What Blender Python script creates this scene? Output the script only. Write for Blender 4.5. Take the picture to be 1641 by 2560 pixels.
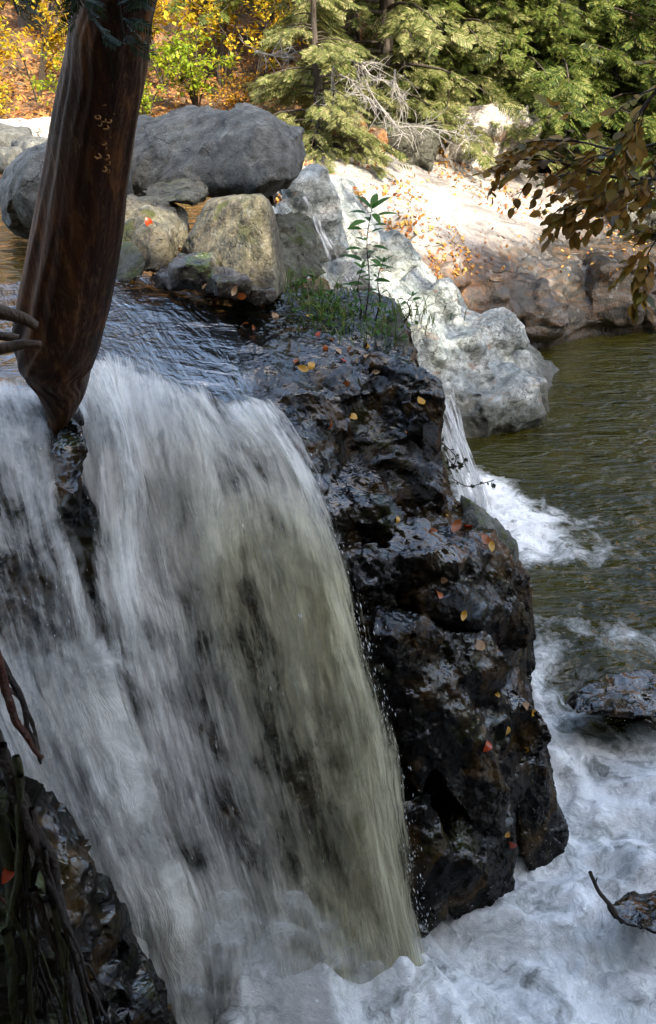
import bpy, bmesh, math, random
import numpy as np
from mathutils import Vector, Matrix

for o in list(bpy.data.objects): bpy.data.objects.remove(o)
SC = bpy.context.scene
COL = SC.collection
R = math.radians
random.seed(7)
RNG = np.random.default_rng(7)

# ------------------------------------------------------------------ camera
PITCH = R(25.0)
F = 887.0
cam = bpy.data.cameras.new("camera"); camo = bpy.data.objects.new("camera", cam); COL.objects.link(camo)
cam.sensor_fit = 'VERTICAL'; cam.sensor_height = 36.0; cam.lens = 36.0 * F / 1024.0
cam.clip_start = 0.05; cam.clip_end = 400
camo.location = (0, 0, 0); camo.rotation_euler = (R(90) - PITCH, 0, 0)
SC.camera = camo

# ------------------------------------------------------------------ light
SUN_AZ, SUN_EL = R(150.0), R(40.0)      # azimuth clockwise from +Y
sunv = Vector((math.sin(SUN_AZ) * math.cos(SUN_EL), math.cos(SUN_AZ) * math.cos(SUN_EL), math.sin(SUN_EL)))
w = bpy.data.worlds.new("World"); SC.world = w; w.use_nodes = True
nt = w.node_tree; nt.nodes.clear()
sky = nt.nodes.new('ShaderNodeTexSky'); sky.sky_type = 'NISHITA'; sky.sun_disc = False
sky.dust_density = 2.5; sky.ozone_density = .6; sky.air_density = .8; sky.sun_elevation = SUN_EL; sky.sun_rotation = SUN_AZ
bg = nt.nodes.new('ShaderNodeBackground'); bg.inputs['Strength'].default_value = 0.15
wo = nt.nodes.new('ShaderNodeOutputWorld')
tint = nt.nodes.new('ShaderNodeMix'); tint.data_type = 'RGBA'; tint.blend_type = 'MULTIPLY'; tint.inputs[0].default_value = 1.0
tint.inputs[7].default_value = (1.08, 1.02, .90, 1); nt.links.new(sky.outputs[0], tint.inputs[6]); nt.links.new(tint.outputs[2], bg.inputs[0]); nt.links.new(bg.outputs[0], wo.inputs[0])
sl = bpy.data.lights.new("sun", 'SUN'); sl.energy = 2.0; sl.angle = R(0.6); sl.color = (1.0, 0.90, 0.72)
slo = bpy.data.objects.new("sun", sl); COL.objects.link(slo)
slo.rotation_euler = sunv.to_track_quat('Z', 'Y').to_euler(); slo.location = (8, -10, 14)
SC.view_settings.view_transform = 'Standard'; SC.view_settings.look = 'None'
SC.view_settings.exposure = 2.55; SC.view_settings.gamma = 1.0
SC.cycles.use_denoising = True
SC.cycles.max_bounces = 8; SC.cycles.transparent_max_bounces = 24
SC.cycles.sample_clamp_indirect = 6.0
SC.cycles.caustics_reflective = False; SC.cycles.caustics_refractive = False

# ------------------------------------------------------------------ projection helpers
cP, sP = math.cos(PITCH), math.sin(PITCH)
def P(px, py, D):
    "world point that stands D metres away along +Y and is seen at picture position px, py (656 x 1024)"
    xc = (px - 328.0) / F; yc = (512.0 - py) / F
    y = cP + yc * sP; z = -sP + yc * cP
    return np.array([xc * D / y, D, z * D / y])
def PZ(px, py, zz):
    xc = (px - 328.0) / F; yc = (512.0 - py) / F
    y = cP + yc * sP; z = -sP + yc * cP
    t = zz / z
    return np.array([xc * t, y * t, zz])
def pxm(D): return D / (F * 0.97)       # metres per pixel about there
Z_UP, Z_LO = -1.12, -3.9

# ------------------------------------------------------------------ numpy noise
def _h(ix, iy, iz, s):
    h = (ix.astype(np.int64) * 374761393 + iy.astype(np.int64) * 668265263 + iz.astype(np.int64) * 2147483647 + s * 1274126177) & 0xFFFFFFFF
    h = ((h ^ (h >> 13)) * 1274126177) & 0xFFFFFFFF
    h = ((h ^ (h >> 16)) * 2246822519) & 0xFFFFFFFF
    return ((h ^ (h >> 15)) & 0xFFFFFF) / float(0x1000000)
def vnoise(p, s=0):
    i = np.floor(p).astype(np.int64); f = p - i; f = f * f * f * (f * (f * 6 - 15) + 10)
    r = 0
    for dx in (0, 1):
        wx = f[:, 0] if dx else 1 - f[:, 0]
        for dy in (0, 1):
            wy = f[:, 1] if dy else 1 - f[:, 1]
            for dz in (0, 1):
                wz = f[:, 2] if dz else 1 - f[:, 2]
                r = r + wx * wy * wz * _h(i[:, 0] + dx, i[:, 1] + dy, i[:, 2] + dz, s)
    return r * 2 - 1
def fbm(p, sc=1.0, oc=4, s=0, gain=0.5):
    q = np.asarray(p) * sc; a = 1.0; r = 0; t = 0
    for k in range(oc):
        r = r + a * vnoise(q + 17.3 * k, s + k); t += a; a *= gain; q = q * 2.03
    return r / t
def facets(p, cell, s=0, tilt=0.6, step=0.5):
    "angular breaks: every random cell gets its own tilted plane; returns an offset in units of cell"
    q = p / cell; i = np.floor(q).astype(np.int64)
    best = np.full(len(q), 1e9); val = np.zeros(len(q))
    for dx in (-1, 0, 1):
        for dy in (-1, 0, 1):
            for dz in (-1, 0, 1):
                a, b, c = i[:, 0] + dx, i[:, 1] + dy, i[:, 2] + dz
                h1, h2, h3 = _h(a, b, c, s), _h(a, b, c, s + 1), _h(a, b, c, s + 2)
                dxx = q[:, 0] - (a + h1); dyy = q[:, 1] - (b + h2); dzz = q[:, 2] - (c + h3)
                d = dxx * dxx + dyy * dyy + dzz * dzz
                v = ((_h(a, b, c, s + 3) - .5) * dxx + (_h(a, b, c, s + 4) - .5) * dyy + (_h(a, b, c, s + 5) - .5) * dzz) * 2 * tilt + (_h(a, b, c, s + 6) - .5) * step
                m = d < best; best = np.where(m, d, best); val = np.where(m, v, val)
    return val

# ------------------------------------------------------------------ object helpers
def tag(o, label=None, cat=None, group=None, kind=None):
    if label: o['label'] = label
    if cat: o['category'] = cat
    if group: o['group'] = group
    if kind: o['kind'] = kind
    return o
def empty(name, loc=(0, 0, 0)):
    o = bpy.data.objects.new(name, None); COL.objects.link(o); o.location = loc; o.empty_display_size = .1
    return o
def link(name, me, mat=None, parent=None):
    o = bpy.data.objects.new(name, me); COL.objects.link(o)
    if mat is not None and not me.materials: me.materials.append(mat)
    if parent is not None: o.parent = parent
    return o
def mkmesh(name, V, Fc, mat=None, parent=None, uv=None, attrs=None, smooth=True, off=None):
    V = np.asarray(V, dtype=np.float32); Fc = np.asarray(Fc, dtype=np.int32)
    if parent is not None and off is None: off = parent.location
    if off is not None: V = V - np.array(off, dtype=np.float32)
    me = bpy.data.meshes.new(name); n = Fc.shape[1]
    me.vertices.add(len(V)); me.vertices.foreach_set('co', V.ravel())
    me.loops.add(Fc.size); me.loops.foreach_set('vertex_index', Fc.ravel())
    me.polygons.add(len(Fc)); me.polygons.foreach_set('loop_start', np.arange(0, Fc.size, n, dtype=np.int32))
    me.polygons.foreach_set('loop_total', np.full(len(Fc), n, dtype=np.int32))
    me.update(calc_edges=True)
    me.polygons.foreach_set('use_smooth', np.full(len(Fc), smooth))
    if uv is not None:
        l = me.uv_layers.new(name='UVMap'); l.data.foreach_set('uv', np.asarray(uv, dtype=np.float32)[Fc.ravel()].ravel())
    for k, a in (attrs or {}).items():
        at = me.attributes.new(k, 'FLOAT', 'POINT'); at.data.foreach_set('value', np.asarray(a, dtype=np.float32))
    me.validate()
    return link(name, me, mat, parent)
def grid_faces(nu, nv, base=0):
    a = (np.arange(nv - 1)[:, None] * nu + np.arange(nu - 1)[None, :]).ravel() + base
    return np.stack([a, a + 1, a + nu + 1, a + nu], 1)
def catmull(Pts, n):
    "Pts (k, m, d) -> resampled along axis 0 into n rows"
    Pts = np.asarray(Pts, float); k = len(Pts)
    t = np.linspace(0, k - 1, n); i = np.minimum(t.astype(int), k - 2); f = (t - i).reshape((-1,) + (1,) * (Pts.ndim - 1))
    g = lambda j: Pts[np.clip(j, 0, k - 1)]
    p0, p1, p2, p3 = g(i - 1), g(i), g(i + 1), g(i + 2)
    return .5 * ((2 * p1) + (-p0 + p2) * f + (2 * p0 - 5 * p1 + 4 * p2 - p3) * f ** 2 + (-p0 + 3 * p1 - 3 * p2 + p3) * f ** 3)
def loft(rows, nu, nv):
    "rows: list of rows of world points; returns (nv, nu, 3)"
    A = catmull(np.array(rows, float), nv)
    return catmull(A.transpose(1, 0, 2), nu).transpose(1, 0, 2)
def arr_co(me):
    a = np.empty(len(me.vertices) * 3, np.float32); me.vertices.foreach_get('co', a); return a.reshape(-1, 3).astype(float)
def arr_no(me):
    a = np.empty(len(me.vertices) * 3, np.float32); me.vertices.foreach_get('normal', a); return a.reshape(-1, 3).astype(float)
def remesh(me, voxel):
    o = bpy.data.objects.new('tmp', me); COL.objects.link(o)
    md = o.modifiers.new('r', 'REMESH'); md.mode = 'VOXEL'; md.voxel_size = voxel; md.use_smooth_shade = True
    dg = bpy.context.evaluated_depsgraph_get(); dg.update()
    m2 = bpy.data.meshes.new_from_object(o.evaluated_get(dg)); bpy.data.objects.remove(o)
    return m2
def lap(me, it=2):
    bm = bmesh.new(); bm.from_mesh(me)
    for _ in range(it): bmesh.ops.smooth_vert(bm, verts=bm.verts, factor=.5, use_axis_x=True, use_axis_y=True, use_axis_z=True)
    bm.to_mesh(me); bm.free()
ROT = np.array(Matrix.Rotation(.5, 3, 'X') @ Matrix.Rotation(.35, 3, 'Y') @ Matrix.Rotation(.6, 3, 'Z'))
def snap(V, N, cell, s, strata, blend=.8, tilt=.35, warp=.25, cap=.35):
    "break the surface into flat tilted facets, one for each random cell"
    q = (V @ ROT) / np.array(strata); q = q + warp * cell * np.stack([fbm(V, 1.1 / cell, 2, s + 50 + k) for k in range(3)], 1)
    q = q / cell; i = np.floor(q).astype(np.int64); best = np.full(len(q), 1e9); ids = np.zeros(len(q), np.int64)
    for dx in (-1, 0, 1):
        for dy in (-1, 0, 1):
            for dz in (-1, 0, 1):
                a, b, c = i[:, 0] + dx, i[:, 1] + dy, i[:, 2] + dz
                d = (q[:, 0] - a - _h(a, b, c, s)) ** 2 + (q[:, 1] - b - _h(a, b, c, s + 1)) ** 2 + (q[:, 2] - c - _h(a, b, c, s + 2)) ** 2
                m = d < best; best = np.where(m, d, best); ids = np.where(m, (a + 5000) * 100000000 + (b + 5000) * 10000 + (c + 5000), ids)
    u, inv = np.unique(ids, return_inverse=True); inv = inv.ravel(); cnt = np.bincount(inv).astype(float)
    C = np.stack([np.bincount(inv, V[:, k]) for k in range(3)], 1) / cnt[:, None]
    A = np.stack([np.bincount(inv, N[:, k]) for k in range(3)], 1) / cnt[:, None]
    rg = np.random.default_rng(s); flat = np.clip((np.linalg.norm(A, axis=1) - .45) / .3, 0, 1)
    A = norm(norm(A) + tilt * rg.normal(0, 1, A.shape) * .5)
    d = ((C[inv] - V) * A[inv]).sum(1); lim = cap * cell; d = np.clip(d, -lim, lim)
    return V + A[inv] * (d * blend * flat[inv])[:, None], (rg.random(len(u))[inv] - .5)
def rough(me, amps, s=0, strata=(1, 1, 1), mask=None, fine=0.5, limit=None):
    "amps: list of (cell size, amount in metres): flat facets and steps; then soft noise"
    for n, (cell, amt) in enumerate(amps):
        V = arr_co(me); N = arr_no(me); mk = mask(V) if mask is not None else np.ones(len(V))
        if cell > .045:
            V2, st = snap(V, N, cell, s + 10 * n, strata)
            V = V + (V2 - V) * np.clip(mk, 0, 1)[:, None] * min(1, amt / cell * 5) + N * (st * amt * .9 * mk)[:, None]
        me.vertices.foreach_set('co', V.astype(np.float32).ravel()); me.update()
    V = arr_co(me); N = arr_no(me); a = amps[-1][1] * fine if amps else .01
    c = max(amps[-1][0], .06)
    d = (fbm(V @ ROT / np.array(strata), 1.6 / c, 4, s + 90) + .6 * fbm(V, .45 / c, 3, s + 95)) * a
    if mask is not None: d = d * mask(V)
    V = V + N * d[:, None]
    me.vertices.foreach_set('co', V.astype(np.float32).ravel()); me.update()
def hull_bm(bm, pts):
    vs = [bm.verts.new(Vector(p)) for p in pts]
    r = bmesh.ops.convex_hull(bm, input=vs)
    gone = set(r['geom_interior']) | set(r['geom_unused'])
    for v in [g for g in gone if isinstance(g, bmesh.types.BMVert) and g.is_valid]: bm.verts.remove(v)
def block_pts(px, py, D, wpx, hpx, dm, rz=0, rx=0, ry=0, chip=.28, rnd=None):
    rnd = rnd or random
    c = Vector(P(px, py, D)); s = pxm(D); hx, hz, hy = wpx * s / 2, hpx * s / 2, dm / 2
    M = Matrix.Rotation(R(rz), 3, 'Z') @ Matrix.Rotation(R(rx), 3, 'X') @ Matrix.Rotation(R(ry), 3, 'Y')
    out = []
    for sx in (-1, 1):
        for sy in (-1, 1):
            for sz in (-1, 1):
                for _ in range(3):
                    k = [1 - chip * rnd.random() if j == _ else 1 - .35 * chip * rnd.random() for j in range(3)]
                    out.append(c + M @ Vector((sx * hx * k[0], sy * hy * k[1], sz * hz * k[2])))
    return out
def pillow(bm, outline, D, t, back=None, depth=None, round_=1.0):
    "closed solid from an outline: outline ring at distance D, bulging t towards the viewer and back away"
    back = back or t
    pts = np.array(outline, float); n = len(pts)
    m = max(48, n * 6)
    tt = np.arange(m) / m * n; i = tt.astype(int); f = (tt - i)[:, None]
    g = lambda j: pts[j % n]
    o = .5 * (2 * g(i) + (g(i + 1) - g(i - 1)) * f + (2 * g(i - 1) - 5 * g(i) + 4 * g(i + 1) - g(i + 2)) * f * f + (3 * g(i) - g(i - 1) - 3 * g(i + 1) + g(i + 2)) * f ** 3)
    c = o.mean(0)
    rings = []
    prof = [(0.0, 1.0), (.45, .985), (.74, .93), (.92, .78), (1.0, .45)]
    for sgn, T in ((-1, t), (1, back)):
        for k, (dd, sc) in enumerate(prof):
            if sgn == 1 and k == 0: continue
            ring = c + (o - c) * sc
            rings.append((sgn, [bm.verts.new(Vector(P(x, y, (depth(x, y) if depth else D) + sgn * dd * T))) for x, y in ring]))
    front = [r for s_, r in rings if s_ == -1]; bk = [r for s_, r in rings if s_ == 1]
    order = front[::-1] + bk
    for a, b in zip(order[:-1], order[1:]):
        for k in range(m): bm.faces.new((a[k], a[(k + 1) % m], b[(k + 1) % m], b[k]))
    cd = depth(*c) if depth else D
    for ring, dd in ((order[0], cd - t), (order[-1], cd + back)):
        v = bm.verts.new(Vector(P(c[0], c[1], dd)))
        for k in range(m): bm.faces.new((ring[k], ring[(k + 1) % m], v))
def rock(name, build, voxel, amps, mat, s=0, sm=2, parent=None, strata=(1, 1, 1), mask=None, fine=.5, join=None, smooth_after=0):
    bm = bmesh.new(); build(bm)
    bmesh.ops.recalc_face_normals(bm, faces=bm.faces)
    me = bpy.data.meshes.new(name); bm.to_mesh(me); bm.free()
    me = remesh(me, voxel); me.name = name
    lap(me, sm)
    rough(me, amps, s, strata, mask, fine)
    if smooth_after: lap(me, smooth_after)
    me.polygons.foreach_set('use_smooth', np.ones(len(me.polygons), bool))
    return link(name, me, mat, parent)
def tube(pts, rad, seg=10, jit=0.0, s=0):
    pts = [Vector(p) for p in pts]; V = []; Fc = []
    n = len(pts); up = Vector((.13, .2, .97))
    for k, p in enumerate(pts):
        d = (pts[min(k + 1, n - 1)] - pts[max(k - 1, 0)]).normalized()
        a = d.cross(up)
        if a.length < .05: a = d.cross(Vector((1, 0, 0)))
        a.normalize(); b = d.cross(a).normalized()
        r = rad[k] if hasattr(rad, '__len__') else rad
        for j in range(seg):
            t = 2 * math.pi * j / seg
            V.append(p + (a * math.cos(t) + b * math.sin(t)) * r)
    for k in range(n - 1):
        for j in range(seg):
            q = k * seg + j; q2 = k * seg + (j + 1) % seg
            Fc.append((q, q2, q2 + seg, q + seg))
    V = np.array([tuple(v) for v in V]); Fc = np.array(Fc)
    if jit:
        c = np.repeat(np.array([tuple(p) for p in pts]), seg, 0)
        V = c + (V - c) * (1 + jit * fbm(V, 2.5 / max(np.mean(rad), .01) * .25, 3, s))[:, None]
    return V, Fc
def merge(parts):
    Vs, Fs, b = [], [], 0
    for V, Fc in parts:
        Vs.append(V); Fs.append(Fc + b); b += len(V)
    return np.concatenate(Vs), np.concatenate(Fs)
def smoothline(pts, n):
    return catmull(np.array(pts, float)[:, None, :], n)[:, 0, :]
def instances(tV, tF, pos, X, Y, Z, scale):
    "copies of a small template (used for leaves of one crown)"
    n = len(pos); k = len(tV)
    V = pos[:, None, :] + scale[:, None, None] * (tV[None, :, 0:1] * X[:, None, :] + tV[None, :, 1:2] * Y[:, None, :] + tV[None, :, 2:3] * Z[:, None, :])
    Fc = (tF[None] + (np.arange(n) * k)[:, None, None]).reshape(-1, tF.shape[1])
    return V.reshape(-1, 3), Fc
def norm(a): return a / (np.linalg.norm(a, axis=-1, keepdims=True) + 1e-9)
def frames(d, upn):
    X = norm(d); Z = norm(upn - (upn * X).sum(-1, keepdims=True) * X); Y = np.cross(Z, X)
    return X, Y, Z

# ------------------------------------------------------------------ materials
class NB:
    def __init__(s, name):
        s.m = bpy.data.materials.new(name); s.m.use_nodes = True; s.t = s.m.node_tree; s.t.nodes.clear()
        s.out = s.t.nodes.new('ShaderNodeOutputMaterial')
    def n(s, typ, ins=None, **kw):
        x = s.t.nodes.new(typ)
        for k, v in kw.items(): setattr(x, k, v)
        for k, v in (ins or {}).items():
            if hasattr(v, 'is_output') or isinstance(v, bpy.types.NodeSocket): s.t.links.new(v, x.inputs[k])
            else: x.inputs[k].default_value = v
        return x
    def noise(s, vec, scale, det=4, rough=.6, dist=0, out='Fac'):
        return s.n('ShaderNodeTexNoise', {'Vector': vec, 'Scale': scale, 'Detail': det, 'Roughness': rough, 'Distortion': dist}).outputs[out]
    def vor(s, vec, scale, feature='F1', out='Distance', rnd=1.0):
        return s.n('ShaderNodeTexVoronoi', {'Vector': vec, 'Scale': scale, 'Randomness': rnd}, feature=feature).outputs[out]
    def ramp(s, fac, stops, interp='LINEAR'):
        r = s.n('ShaderNodeValToRGB', {'Fac': fac}); e = r.color_ramp.elements; r.color_ramp.interpolation = interp
        while len(e) > 1: e.remove(e[-1])
        e[0].position = stops[0][0]; e[0].color = c4(stops[0][1])
        for p, c in stops[1:]:
            q = e.new(p); q.color = c4(c)
        return r.outputs['Color']
    def mix(s, f, a, b, blend='MIX'):
        x = s.n('ShaderNodeMix', data_type='RGBA', blend_type=blend)
        for k, v in ((0, f), (6, a), (7, b)):
            if isinstance(v, bpy.types.NodeSocket): s.t.links.new(v, x.inputs[k])
            else: x.inputs[k].default_value = v if k == 0 else c4(v)
        return x.outputs[2]
    def math(s, op, a, b=0.0, c=None, clamp=False):
        x = s.n('ShaderNodeMath', operation=op, use_clamp=clamp)
        for k, v in enumerate((a, b) if c is None else (a, b, c)):
            if isinstance(v, bpy.types.NodeSocket): s.t.links.new(v, x.inputs[k])
            else: x.inputs[k].default_value = v
        return x.outputs[0]
    def rng(s, v, a, b, c=0.0, d=1.0, smooth=False):
        return s.n('ShaderNodeMapRange', {'Value': v, 'From Min': a, 'From Max': b, 'To Min': c, 'To Max': d}, interpolation_type='SMOOTHSTEP' if smooth else 'LINEAR').outputs[0]
    def mapv(s, vec, scale=(1, 1, 1), rot=(0, 0, 0), loc=(0, 0, 0)):
        return s.n('ShaderNodeMapping', {'Vector': vec, 'Scale': scale, 'Rotation': rot, 'Location': loc}).outputs[0]
    def bump(s, h, st=.5, d=.02, nrm=None):
        i = {'Height': h, 'Strength': st, 'Distance': d}
        if nrm is not None: i['Normal'] = nrm
        return s.n('ShaderNodeBump', i).outputs[0]
    def attr(s, name, out='Fac'): return s.n('ShaderNodeAttribute', attribute_name=name).outputs[out]
    def pos(s): return s.n('ShaderNodeNewGeometry').outputs['Position']
    def nz(s):
        g = s.n('ShaderNodeNewGeometry').outputs['Normal']; return s.n('ShaderNodeSeparateXYZ', {0: g}).outputs[2]
    def finish(s, sh): s.t.links.new(sh, s.out.inputs['Surface']); return s.m
def c4(c):
    if isinstance(c, (int, float)): return (c, c, c, 1)
    return tuple(c) if len(c) == 4 else (*c, 1)

def rock_mat(name, cols, scale=1.0, wet=0.0, moss=0.0, lichen=0.0, dark=None, bump=1.0, mosscol=(.035, .05, .008), rust=0.0, rustcol=(.22, .09, .02), grain=1.0, stripe=(1, 1, 1), rough=.75, facet=.5):
    b = NB(name); p = b.pos(); q = b.mapv(p, stripe, (.5, .3, .5))
    n1 = b.noise(q, 1.6 * scale, 6, .62, .6); n2 = b.noise(p, 9 * scale, 5, .65); n3 = b.noise(p, 55 * scale * grain, 3, .7)
    col = b.ramp(n1, [(.28, cols[0]), (.45, cols[1]), (.58, cols[2]), (.75, cols[3] if len(cols) > 3 else cols[2])])
    col = b.mix(b.rng(n2, .42, .64, 0, .85), col, b.mix(1.0, col, (.36, .355, .35), 'MULTIPLY'))
    col = b.mix(b.rng(b.noise(q, 4.5 * scale, 5, .7, 1.0), .52, .66, 0, .55), col, b.mix(1.0, col, (.50, .47, .42), 'MULTIPLY'))
    col = b.mix(b.rng(n3, .45, .68, 0, .9), col, b.mix(1.0, col, (1.75, 1.73, 1.66), 'MULTIPLY'))
    # fine dark cracks
    wv = b.n('ShaderNodeVectorMath', {0: p, 1: b.n('ShaderNodeVectorMath', {0: b.noise(p, 4 * scale, 3, .6, 0, 'Color'), 3: .35 / scale}, operation='SCALE').outputs[0]}, operation='ADD').outputs[0]
    ck = b.vor(b.mapv(wv, stripe, (.5, .3, .5)), 2.6 * scale, 'DISTANCE_TO_EDGE')
    ckm = b.rng(ck, 0.0, .022, 1, 0)
    ckm = b.math('MULTIPLY', ckm, b.rng(b.noise(p, 2.2 * scale, 2), .42, .58))
    col = b.mix(b.math('MULTIPLY', ckm, .75), col, (.012, .011, .010))
    if rust: 
        rm = b.rng(b.noise(q, 2.4 * scale, 5, .6, .8), .62 - .25 * rust, .75 - .2 * rust)
        col = b.mix(b.math('MULTIPLY', rm, .85), col, rustcol)
    if lichen:
        lm = b.rng(b.noise(p, 7 * scale, 5, .7, .5), .60, .66); col = b.mix(b.math('MULTIPLY', lm, lichen), col, (.36, .37, .33))
    if moss:
        mm = b.math('MULTIPLY', b.rng(b.noise(p, 3.1 * scale, 5, .7), .60 - .25 * moss, .68 - .2 * moss), b.rng(b.nz(), .1, .7))
        mc = b.mix(b.noise(p, 60, 2), mosscol, (mosscol[0] * 3, mosscol[1] * 2.8, mosscol[2] * 2))
        col = b.mix(mm, col, mc)
    if dark is not None:      # algae and water stain above the water line, and a second set of joints
        zz = b.n('ShaderNodeSeparateXYZ', {0: p}).outputs[2]
        dm_ = b.rng(b.math('ADD', zz, b.math('MULTIPLY', b.noise(p, 2.2, 5, .7), 1.3)), dark + .75, dark + .25, 0, .9)
        col = b.mix(dm_, col, b.ramp(n2, [(.35, (.02, .022, .018)), (.6, (.06, .062, .045)), (.75, (.12, .085, .04))]))
        k2 = b.rng(b.vor(b.mapv(wv, (1, 1, 2.2), (.3, .5, .2)), 4.5, 'DISTANCE_TO_EDGE'), 0, .035, 1, 0); k2 = b.math('MULTIPLY', k2, b.rng(b.noise(p, 1.7, 3), .45, .55))
        col = b.mix(b.math('MULTIPLY', k2, .8), col, (.03, .032, .03)); ckm = b.math('MAXIMUM', ckm, k2)
    h = b.math('ADD', b.math('MULTIPLY', n2, .6), b.math('MULTIPLY', n3, .18))
    h = b.math('ADD', h, b.math('MULTIPLY', b.noise(q, 22 * scale, 5, .7), .4))
    h = b.math('SUBTRACT', h, b.math('MULTIPLY', ckm, .5))
    nrm = b.bump(h, .85 * bump, .06 / scale)
    for sc_, dd_ in ((2.2 * scale, 1.0), (6.5 * scale, .32)):       # small broken planes
        vs_ = b.n('ShaderNodeVectorMath', {0: b.mapv(wv, stripe, (.5, .3, .5)), 3: sc_}, operation='SCALE').outputs[0]
        vn = b.n('ShaderNodeTexVoronoi', {'Vector': vs_, 'Scale': 1.0})
        df = b.n('ShaderNodeVectorMath', {0: vs_, 1: vn.outputs['Position']}, operation='SUBTRACT').outputs[0]
        rc = b.n('ShaderNodeVectorMath', {0: vn.outputs['Color'], 1: (.5, .5, .5)}, operation='SUBTRACT').outputs[0]
        dt = b.n('ShaderNodeVectorMath', {0: df, 1: rc}, operation='DOT_PRODUCT').outputs['Value']
        nrm = b.bump(dt, min(1, facet), dd_ * 1.3 / sc_ * max(1, facet), nrm)
    if wet:
        wm = b.noise(p, 3.5, 3, .6)
        rg = b.rng(wm, .35, .7, .06 + .3 * (1 - wet), .22 + .5 * (1 - wet))
    else: rg = rough
    spec = .5; ior = 1.5
    if wet:     # wet sheen on ledges; steep faces dulled in place of trees blocking the sky
        ledge_sheen = b.rng(b.math('ADD', b.nz(), b.math('MULTIPLY', b.math('SUBTRACT', b.noise(p, 2.5, 3, .5), .5), .9)), .48, .98, 0, 1)
        spec = b.rng(ledge_sheen, 0, 1, .5 - .42 * wet, .5 + .3 * wet); ior = 1.5 + .15 * wet
        rg = b.mix(ledge_sheen, .42, rg)
    pr = b.n('ShaderNodeBsdfPrincipled', {'Base Color': col, 'Roughness': rg, 'Normal': nrm, 'Specular IOR Level': spec, 'IOR': ior})
    return b.finish(pr.outputs[0])

def leaf_mat(name, cols, trans=.45, scale=2.0, rough=.55, spec=.3):
    b = NB(name); g = b.n('ShaderNodeNewGeometry')
    col = b.ramp(b.math('ADD', b.math('MULTIPLY', g.outputs['Random Per Island'], .75), b.math('MULTIPLY', b.noise(b.pos(), scale, 3), .3)), [(i / max(1, len(cols) - 1) * .8 + .1, c) for i, c in enumerate(cols)])
    pr = b.n('ShaderNodeBsdfPrincipled', {'Base Color': col, 'Roughness': rough, 'Specular IOR Level': spec})
    tr = b.n('ShaderNodeBsdfTranslucent', {'Color': col})
    mx = b.n('ShaderNodeMixShader', {0: trans, 1: pr.outputs[0], 2: tr.outputs[0]})
    return b.finish(mx.outputs[0])
def bark_mat(name, a, c, scale=1.0, rough=.8, z=.18, bump=1):
    b = NB(name); q = b.mapv(b.pos(), (1, 1, z)); n = b.noise(q, 22 * scale, 6, .65, .3); n2 = b.noise(b.pos(), 4 * scale, 4)
    col = b.mix(b.rng(n, .3, .7), a, c); col = b.mix(b.rng(n2, .4, .7, 0, .6), col, b.mix(1.0, col, (.45, .45, .45), 'MULTIPLY'))
    pr = b.n('ShaderNodeBsdfPrincipled', {'Base Color': col, 'Roughness': rough, 'Normal': b.bump(n, .8 * bump, .02)})
    return b.finish(pr.outputs[0])

M = {}
M['cliff'] = rock_mat('wet_dark_rock', [(.002, .002, .002), (.004, .0035, .003), (.007, .006, .0045), (.016, .011, .006)], 1.6, wet=1.0, moss=.2, mosscol=(.012, .013, .003), rust=.45, rustcol=(.055, .030, .007), bump=.2, facet=.6)
M['boulder'] = rock_mat('grey_boulder_stone', [(.055, .057, .055), (.09, .093, .088), (.13, .134, .125), (.18, .18, .165)], 1.1, lichen=.3, facet=.25, bump=.8, grain=1.3)
M['block'] = rock_mat('tan_block_stone', [(.06, .05, .035), (.11, .095, .065), (.16, .145, .10), (.10, .09, .05)], 1.6, lichen=.35, moss=.3, mosscol=(.03, .035, .006), bump=.9)
M['shelf'] = rock_mat('damp_shelf_stone', [(.03, .028, .028), (.055, .05, .045), (.09, .08, .07), (.12, .10, .08)], 1.5, wet=.75, moss=.35, bump=.7)
M['white'] = rock_mat('pale_streaked_stone', [(.10, .12, .125), (.22, .255, .26), (.36, .39, .38), (.50, .49, .45)], 1.3, wet=.3, rust=.1, dark=-3.3, facet=.3, bump=.8, stripe=(1, 1, 2.0))
M['slab'] = rock_mat('bleached_slab_stone', [(.30, .27, .24), (.42, .39, .36), (.55, .52, .49), (.62, .60, .57)], .8, rust=.12, rustcol=(.30, .14, .05), bump=.7, rough=.8)
M['wetslab'] = rock_mat('rusty_wet_slab_stone', [(.07, .05, .035), (.13, .10, .075), (.20, .16, .12), (.26, .22, .18)], 1.0, wet=.6, rust=.6, rustcol=(.25, .10, .02), lichen=.3, bump=1.0)
M['moss'] = rock_mat('mossy_stone', [(.04, .042, .03), (.07, .07, .05), (.10, .10, .08), (.15, .14, .11)], 2.5, moss=.45, mosscol=(.018, .026, .004), bump=1.2)

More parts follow.
